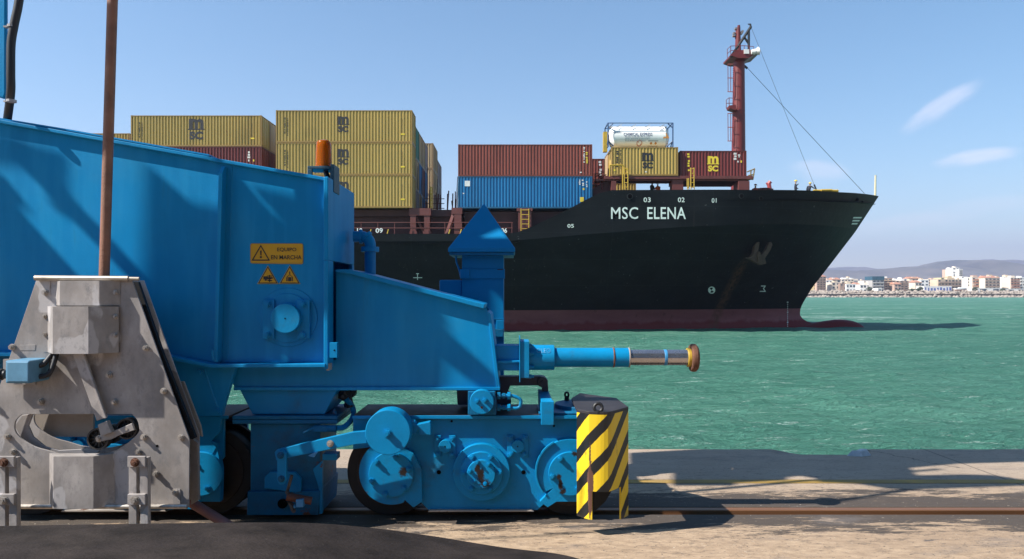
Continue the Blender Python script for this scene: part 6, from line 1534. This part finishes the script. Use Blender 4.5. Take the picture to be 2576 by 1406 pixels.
bm = bmn(); tube(bm, spline([pt(*q_(745, 805), CD+.05), pt(*q_(748, 870), CD+.05), pt(*q_(768, 930), CD+.05), pt(*q_(782, 990), CD+.05)], 6), .008, 8); obj('cable', bm, BLUE2, col)

# ------------------------------------------------------------------ grey cable guide hanging in front
GF = 4.75
guide = thing('cable_guide', 'weathered grey trapezoid cable guide with slot and rollers in front of the blue crane', 'cable guide', (X_(215, GF), GF, Z_(1275, GF)))
outer = [R1(*p) for p in ((165, 136), (600, 136), (862, 862), (860, 1168), (-84, 1168), (-86, 862))]
def slot(dx=0, dy=0):
    p = [(100, 748), (600, 746), (622, 770), (632, 800), (630, 830), (600, 862), (560, 893), (500, 922), (440, 938), (390, 942), (300, 935), (230, 915), (160, 895), (100, 860), (72, 830), (66, 800), (75, 770)]
    q = spline([(a, 0, b) for a, b in p[1:]+p[:1]], 4); return [R1(v.x+dx, v.z+dy) for v in q][::-1]
bm = bmn(); holed(bm, outer, [slot()], GF, GF+.012); front_p = obj('front_plate', bm, STEEL, guide, bevel=.002)
bm = bmn(); ro = [((x-CX)*GF/F, (HY-y)*GF/F) for x, y in outer]
def rs(l_): return [(CX+x, HY-(y)) for x, y in l_]
GR = 4.90; k = GF/GR
outer_r = [(CX+(x-CX)*k, HY+(y-HY)*k) for x, y in outer]; slot_r = [(CX+(x-CX)*k, HY+(y-HY)*k) for x, y in slot(20, -20)]
holed(bm, outer_r, [slot_r], GR, GR+.012); obj('rear_plate', bm, STEEL, guide, bevel=.002)
bm = bmn(); prism(bm, L(R1, [(606, 145), (628, 145), (740, 470), (890, 855), (876, 862), (858, 858)]), GF+.06, GF+.09); obj('edge_strip', bm, BLACK, guide)
bm = bmn()
for x, y in ((180, 126), (610, 126)): pass
tube(bm, [pt(*R1(160, 127), GF-.02), pt(*R1(585, 130), GF-.02)], .017, 12); tube(bm, [pt(*R1(585, 130), GF-.018), pt(*R1(634, 131), GF-.015)], .012, 12); obj('top_bar', bm, mat('bare_bar', (.42, .36, .29), .45, metal=.5, var=.3, vscale=9), guide)
bm = bmn(); tube(bm, [pt(*R1(-80, 1167), GF-.03), pt(*R1(853, 1167), GF-.03)], .015, 12); obj('bottom_bar', bm, BOLT, guide)
def bent(xs_, y0, y1, deps, name):
    bm = bmn(); pl_ = []
    for x, e in zip(xs_, deps): px, _ = R1(x, 0); pl_.append((X_(px, GF-e), GF-e))
    pl_ += [(pl_[-1][0], GF-.001), (pl_[0][0], GF-.001)] if deps[-1] > .001 else []
    a = Z_(R1(0, y0)[1], GF); b = Z_(R1(0, y1)[1], GF); plan_prism(bm, pl_, b, a); return obj(name, bm, STEEL, guide, bevel=.003)
bent([255, 272, 452, 548], 141, 252, [.002, .07, .07, .002], 'upper_cover')
bent([195, 217, 240, 402, 540, 542], 256, 465, [.002, .002, .13, .13, .02, .0], 'middle_cover')
bent([225, 243, 425, 522], 925, 1160, [.002, .09, .09, .002], 'lower_cover')
bm = bmn()
for x in (201, 520): prism(bm, L(R1, [(x-4, 138), (x+26, 138), (x+26, 205), (x-4, 205)]), GF-.006, GF); obj('strap', bm, STEEL, guide, bevel=.001); bm = bmn()
prism(bm, L(R1, [(786, 1088), (820, 1088), (820, 1165), (786, 1165)]), GF-.006, GF); obj('strap', bm, STEEL, guide, bevel=.001); bm = bmn()
prism(bm, L(R1, [(90, 433), (162, 430), (160, 457), (90, 457)]), GF-.002, GF); obj('name_plate', bm, STEEL, guide, bevel=.001)
for x, y in ((208, 193), (530, 193), (57, 441), (664, 446), (745, 641), (825, 852), (187, 690), (497, 568), (522, 692), (35, 848), (60, 916), (655, 850), (630, 918), (710, 1017), (800, 1103), (-40, 690)):
    bm = bmn(); hexbolt(bm, *R1(x, y), GF-.004, 6.6, .02); obj('bolt', bm, BOLT, guide)
for x, y, e in ((205, 383, .004), (205, 300, .004), (527, 387, .035), (527, 303, .035)):
    bm = bmn(); hexbolt(bm, *R1(x, y), GF-e, 5, .014); obj('bolt', bm, BOLT, guide)
bm = bmn(); disc(bm, *R1(715, 892), 3.2, GF-.002, GF+.002, 14); disc(bm, *R1(527, 303), 3, GF-.037, GF-.03, 12); obj('drilled_hole', bm, DARK, guide)
# swinging arm and rollers in the slot
bm = bmn(); prism(bm, L(R1, [(330, 474), (378, 470), (482, 762), (440, 778)]), GF-.045, GF-.02); prism(bm, L(R1, [(366, 470), (378, 470), (484, 764), (474, 768)]), GF-.06, GF-.044); obj('swing_arm', bm, STEEL, guide, bevel=.003)
bm = bmn(); prism(bm, L(R1, [(444, 795), (485, 778), (508, 830), (458, 848)]), GF-.05, GF-.01); prism(bm, L(R1, [(434, 850), (505, 828), (538, 815), (600, 788), (612, 820), (545, 842), (505, 862), (440, 875)]), GF-.02, GF+.0); obj('roller_link', bm, STEEL, guide, bevel=.003)
def roller(x, y, r_, d):
    c = R1(x, y); bm = bmn(); rp = r_/1.138/1.59; X, Z = X_(c[0], d), Z_(c[1], d); rw = rp*d/F
    n = 40
    for r0, r1 in ((rw*.84, rw), (0, rw*.3)):
        if r0 == 0: cyl(bm, (X, d-.02, Z), (X, d+.03, Z), r1, seg=24)
        else:
            for k in range(n):
                a0, a1 = 2*math.pi*k/n, 2*math.pi*(k+1)/n
                v = [bm.verts.new((X+r*math.cos(a), y_, Z+r*math.sin(a))) for y_ in (d-.02, d+.03) for r, a in ((r0, a0), (r1, a0), (r1, a1), (r0, a1))]
                for f in ((0, 1, 2, 3), (7, 6, 5, 4), (1, 5, 6, 2), (0, 3, 7, 4)): bm.faces.new([v[i] for i in f])
    for k in range(12): a = 2*math.pi*k/12; cyl(bm, (X+rw*.2*math.cos(a), d, Z+rw*.2*math.sin(a)), (X+rw*.9*math.cos(a), d, Z+rw*.9*math.sin(a)), .005, seg=6)
    cyl(bm, (X, d+.012, Z), (X, d+.02, Z), rw*.86, seg=32)
    o = obj('roller', bm, mat('roller_black', (.03, .028, .028), .5), guide); b_ = bmn(); hexbolt(b_, *c, d-.03, 7, .015); obj('bolt', b_, BOLT, o)
roller(452, 858, 50, GF+.02); roller(583, 812, 48, GF+.03); roller(512, 836, 42, GF+.10)
bm = bmn(); prism(bm, L(R1, [(130, 740), (425, 740), (425, 850), (130, 850)]), GF+.22, GF+.24); obj('inner_plate', bm, STEEL_R, guide, bevel=.002)
bm = bmn(); pl_ = L(R1, [(66, 800), (100, 752), (150, 745), (128, 800), (150, 850), (205, 895), (268, 912), (400, 905), (450, 915), (440, 945), (250, 945), (110, 880)]); prism(bm, pl_, GF+.06, GF+.075); obj('guide_liner', bm, STEEL_P, guide, bevel=.002)
# clamps at the foot
def clamp(dx):
    bm = bmn()
    for xx in (586, 638): prism(bm, L(R1, [(xx+dx, 945), (xx+dx+35, 945), (xx+dx+35, 1300), (xx+dx, 1300)]), GF-.13, GF-.09)
    o = obj('clamp_bars', bm, STEEL, guide, bevel=.002)
    for y in (940, 1112):
        bm = bmn(); prism(bm, L(R1, [(580+dx, y), (660+dx, y), (660+dx, y+48), (580+dx, y+48)]), GF-.15, GF-.128); bc = obj('clamp_plate', bm, STEEL, guide, bevel=.002)
        b_ = bmn(); hexbolt(b_, *R1(615+dx, y+26), GF-.15, 9, .02); obj('bolt', b_, RUST if y == 940 else BOLT, bc)
clamp(0); clamp(-597)
# blue junction box with glands and hoses
bm = bmn(); prism(bm, L(R1, [(24, 503), (134, 503), (134, 607), (24, 607)]), GF-.20, GF-.0); jb = obj('junction_box', bm, mat('box_pale_blue', (.10, .25, .38), .5, var=.12, vscale=14, rust=.1, rscale=20), guide, bevel=.008)
bm = bmn(); prism(bm, L(R1, [(30, 510), (128, 510), (128, 600), (30, 600)]), GF-.212, GF-.199); obj('box_lid', bm, mat('lid_pale_blue', (.12, .29, .43), .5, var=.12, vscale=14), jb, bevel=.004)
bm = bmn(); prism(bm, L(R1, [(14, 497), (160, 497), (160, 612), (14, 612)]), GF-.05, GF-.03); obj('box_backplate', bm, STEEL, jb)
for (a, b, c2) in (((140, 527), (200, 518), (240, 470)), ((140, 577), (225, 560), (258, 470))):
    bm = bmn(); tube(bm, spline([pt(*R1(*a), GF-.1), pt(*R1(170, a[1]), GF-.1), pt(*R1(*b), GF-.08), pt(*R1(*c2), GF-.03)], 8), .016, 12); obj('hose', bm, HOSE, jb, smooth=True)
    bm = bmn(); cyl(bm, pt(*R1(138, a[1]), GF-.1), pt(*R1(162, a[1]), GF-.1), .026, seg=8); obj('gland', bm, STEEL, jb)
bm = bmn(); cyl(bm, pt(*R1(-40, 566), GF-.1), pt(*R1(26, 566), GF-.1), .026); cyl(bm, pt(*R1(-2, 566), GF-.1), pt(*R1(12, 566), GF-.1), .036, seg=8); obj('gland', bm, BLACK, jb)
# bracket and hinge right of the guide
bm = bmn(); prism(bm, L(R1, [(800, 598), (835, 598), (912, 800), (920, 850), (880, 830), (830, 700)]), GF+.25, GF+.27); obj('side_bracket', bm, STEEL_R, guide, bevel=.002)
bm = bmn(); prism(bm, L(R1, [(862, 850), (900, 878), (903, 1140), (870, 1160)]), GF+.10, GF+.13); obj('side_cheek', bm, STEEL, guide)
# rusty pole
bm = bmn(); tube(bm, [pt(262, 760, 4.83), pt(262, 700, 4.83), pt(270, 430, 4.83), pt(283, 0, 4.83), pt(300, -1200, 4.83)], .0315, 28)
tag(obj('steel_pole', bm, RUSTPIPE, None, smooth=True), 'tall thin rusty brown steel pole rising from the top of the grey cable guide', 'pole')
bm = bmn(); tube(bm, [pt(*R1(790, 1100), 5.0), pt(*R1(1100, 1290), 4.9)], .032, 16)
tag(obj('drain_pipe', bm, mat('pink_pipe', (.22, .095, .085), .6, var=.25, vscale=6), None, smooth=True), 'short dull red pipe slanting down behind the dark rubber belt', 'pipe')
# ------------------------------------------------------------------ dark rubber cable belt in the foreground
edge = [(-700, 1335), (0, 1323)]+[R1(600, 1246), R1(1138, 1240)]+[R3(620, 1166), R3(1000, 1198), R3(1400, 1252), R3(1682, 1298), (1320, 1386), (1440, 1406), (1640, 1470)]
pts = []
for i, (x, y) in enumerate(edge):
    g = EYE*F/(y-HY)                       # ground distance under that sight line
    kk = min(1, max(0, (x-560)/880)); kk = kk*kk*(3-2*kk)
    d = 4.42+(g-.02-4.42)*kk
    if x >= 1440: d = g-.015
    pts.append(pt(x, y, d))
pts = spline(pts, 6)
bm = bmn(); rows_ = []
for p in pts:
    h = max(.018, p.z); p = Vector((p.x, p.y, h)); r = []
    for j in range(9):
        u_ = j/8; r.append((p.x, p.y-u_*1.0, max(.018, h*(1-.75*u_**1.4))))
    rows_.append(([bm.verts.new(c) for c in r], [bm.verts.new((c[0], c[1], c[2]-.014)) for c in r]))
for (a, a2), (b, b2) in zip(rows_, rows_[1:]):
    for j in range(8): bm.faces.new((a[j], a[j+1], b[j+1], b[j])); bm.faces.new((a2[j], b2[j], b2[j+1], a2[j+1]))
    bm.faces.new((a[0], b[0], b2[0], a2[0])); bm.faces.new((a[-1], a2[-1], b2[-1], b[-1]))
tag(obj('rubber_belt', bm, RUBBER, None, smooth=True), 'wide dark rubber cable belt lifted off the quay across the bottom left foreground', 'belt')

# ------------------------------------------------------------------ unseen added plates, cut to throw the upper crane's shade on girder and quay
def SX(px, py, d, back):   # world point that shades the picture point (px, py at distance d), 'back' metres nearer in Y
    k = back/.32; p = pt(px, py, d); return Vector((p.x-k, p.y-back, p.z+1.02*k))
#SHADE
SHADEM = mat('light_blocker_blue', (.0, .12, .31), .5)  # blue of the added light blockers, all out of view
def caster(name, poly_px, d, back, th=.012, m=SHADEM):
    """unseen added plate parallel to the girder whose shade lands on poly_px at distance d"""
    bm = bmn(); f = [bm.verts.new(SX(x, y, d, back)) for x, y in poly_px]; g = [bm.verts.new(v.co+Vector((0, -th, 0))) for v in f]; n = len(f)
    bm.faces.new(f); bm.faces.new(g[::-1])
    for i in range(n): bm.faces.new((f[i], f[(i+1) % n], g[(i+1) % n], g[i]))
    return obj(name, bm, m, crane)
def gshade(name, poly_px, h, th=.05, m=SHADEM):
    """unseen added level sheet at height h whose shade lands on the quay at poly_px"""
    bm = bmn(); f = []
    for x, y in poly_px:
        d = EYE*F/(y-HY); p = Vector((X_(x, d), d, 0)); k = h/1.02
        f.append(bm.verts.new((p.x-k, p.y-.32*k, h)))
    g = [bm.verts.new(v.co+Vector((0, 0, th))) for v in f]; n = len(f)
    bm.faces.new(f); bm.faces.new(g[::-1])
    for i in range(n): bm.faces.new((f[i], f[(i+1) % n], g[(i+1) % n], g[i]))
    return obj(name, bm, m, crane)
RL = lambda x, y: (x/1.943, y/1.943)
caster('shade_caster_low_left', [RL(*p) for p in ((0, 840), (118, 985), (115, 1000), (85, 1008), (95, 1030), (380, 1345), (560, 1540), (560, 1900), (-900, 1900), (-900, 500))], WEB, 1.05)  # added plate, cut to the shade low on the girder's left
caster('shade_caster_band', [RL(*p) for p in ((-700, 560), (0, 640), (150, 700), (315, 745), (315, 900), (345, 960), (500, 1120), (700, 1340), (760, 1400), (700, 1430), (640, 1370), (490, 1215), (330, 1050), (245, 1010), (240, 955), (85, 795), (0, 790), (-700, 700))], WEB, 1.1)  # added plate giving the slanting shade band
caster('shade_caster_middle', [RL(*p) for p in ((702, 800), (755, 830), (900, 960), (1055, 1110), (1120, 1170), (1120, 1900), (690, 1900), (692, 1300))], WEB, 1.4)  # added plate for the broad shade left of the stiffener
caster('shade_caster_fin', [R2(*p) for p in ((290, 60), (420, 215), (530, 345), (600, 450), (650, 530), (672, 600), (668, 780), (602, 792), (600, 1190), (290, 1190))], WEB, 1.0)  # added plate for the shade right of the stiffener
caster('shade_caster_wedge', [R2(*p) for p in ((425, 190), (735, 272), (860, 362), (900, 390), (900, 630), (850, 585), (500, 290))], WEB, 1.0)  # added plate for the shade wedge at the upper right
caster('shade_caster_lower', [(560, 640), (1060, 715)]+[RT(640, 1190), RT(650, 1260), RT(690, 1320)]+[R4(90, 0), R4(415, 290), R4(430, 372), R4(330, 368), R4(105, 205), R4(98, 390)]+[(1100, 1000), (560, 1000)], RD, 1.15)  # added plate, cut to the shade outline on the rocker beam
caster('shade_caster_lower', [(600, 1040), (770, 1040), (850, 1060), (850, 1320), (600, 1320)], 5.33, 1.0)  # added plate that puts the box leg in shade
G3 = reg(2300, 1700, 1.434)
gshade('quay_shade_caster', [G3(*p) for p in ((1180, 90), (3200, 90), (3200, 205), (2576, 212), (2200, 222), (1900, 248), (1935, 290), (2200, 286), (2380, 290), (2560, 318), (2900, 345), (2576, 348), (1950, 370), (1800, 366), (1620, 338), (1400, 330), (1380, 306), (1280, 290), (1220, 300), (1180, 200))], 5.5)  # added sheet, cut to the shade patch on the quay
bm = bmn()
def gpt(x, y, h): 
    px, py = G3(x, y); d = EYE*F/(py-HY); k = h/1.02; return Vector((X_(px, d)-k, d-.32*k, h))
tube(bm, [gpt(1480, 438, 5.6), gpt(1700, 405, 5.6), gpt(1960, 362, 5.6)], .035, 8); obj('overhead_shade_tube', bm, SHADEM, crane)  # unseen tube added to cast the thin slanting shade line
bm = bmn(); tube(bm, [gpt(-900, 668, 4.8), gpt(-300, 640, 4.8), gpt(320, 598, 4.8), gpt(330, 560, 4.8)], .012, 8); obj('overhead_cable', bm, HOSE, crane)
gshade('quay_shade_caster', [G3(*p) for p in ((310, 160), (740, 137), (1190, 120), (1190, 320), (890, 335), (890, 348), (560, 348), (560, 258), (890, 258), (890, 232), (310, 232))], 5.2)  # second added sheet, filling in the quay shade further left
# unseen blocks added above and behind the viewer to hold back sky light
bm = bmn(); box(bm, (-1.0, -14, 8.5), (24, 2.2, 9.6)); obj('sky_blocker_slab', bm, SHADEM, crane)
bm = bmn(); box(bm, (-16, -9.5, 0), (26, -8.3, 5.5)); box(bm, (-30, -9.5, .5), (-16, -8.4, 4)); obj('sky_blocker_wall', bm, SHADEM, crane)
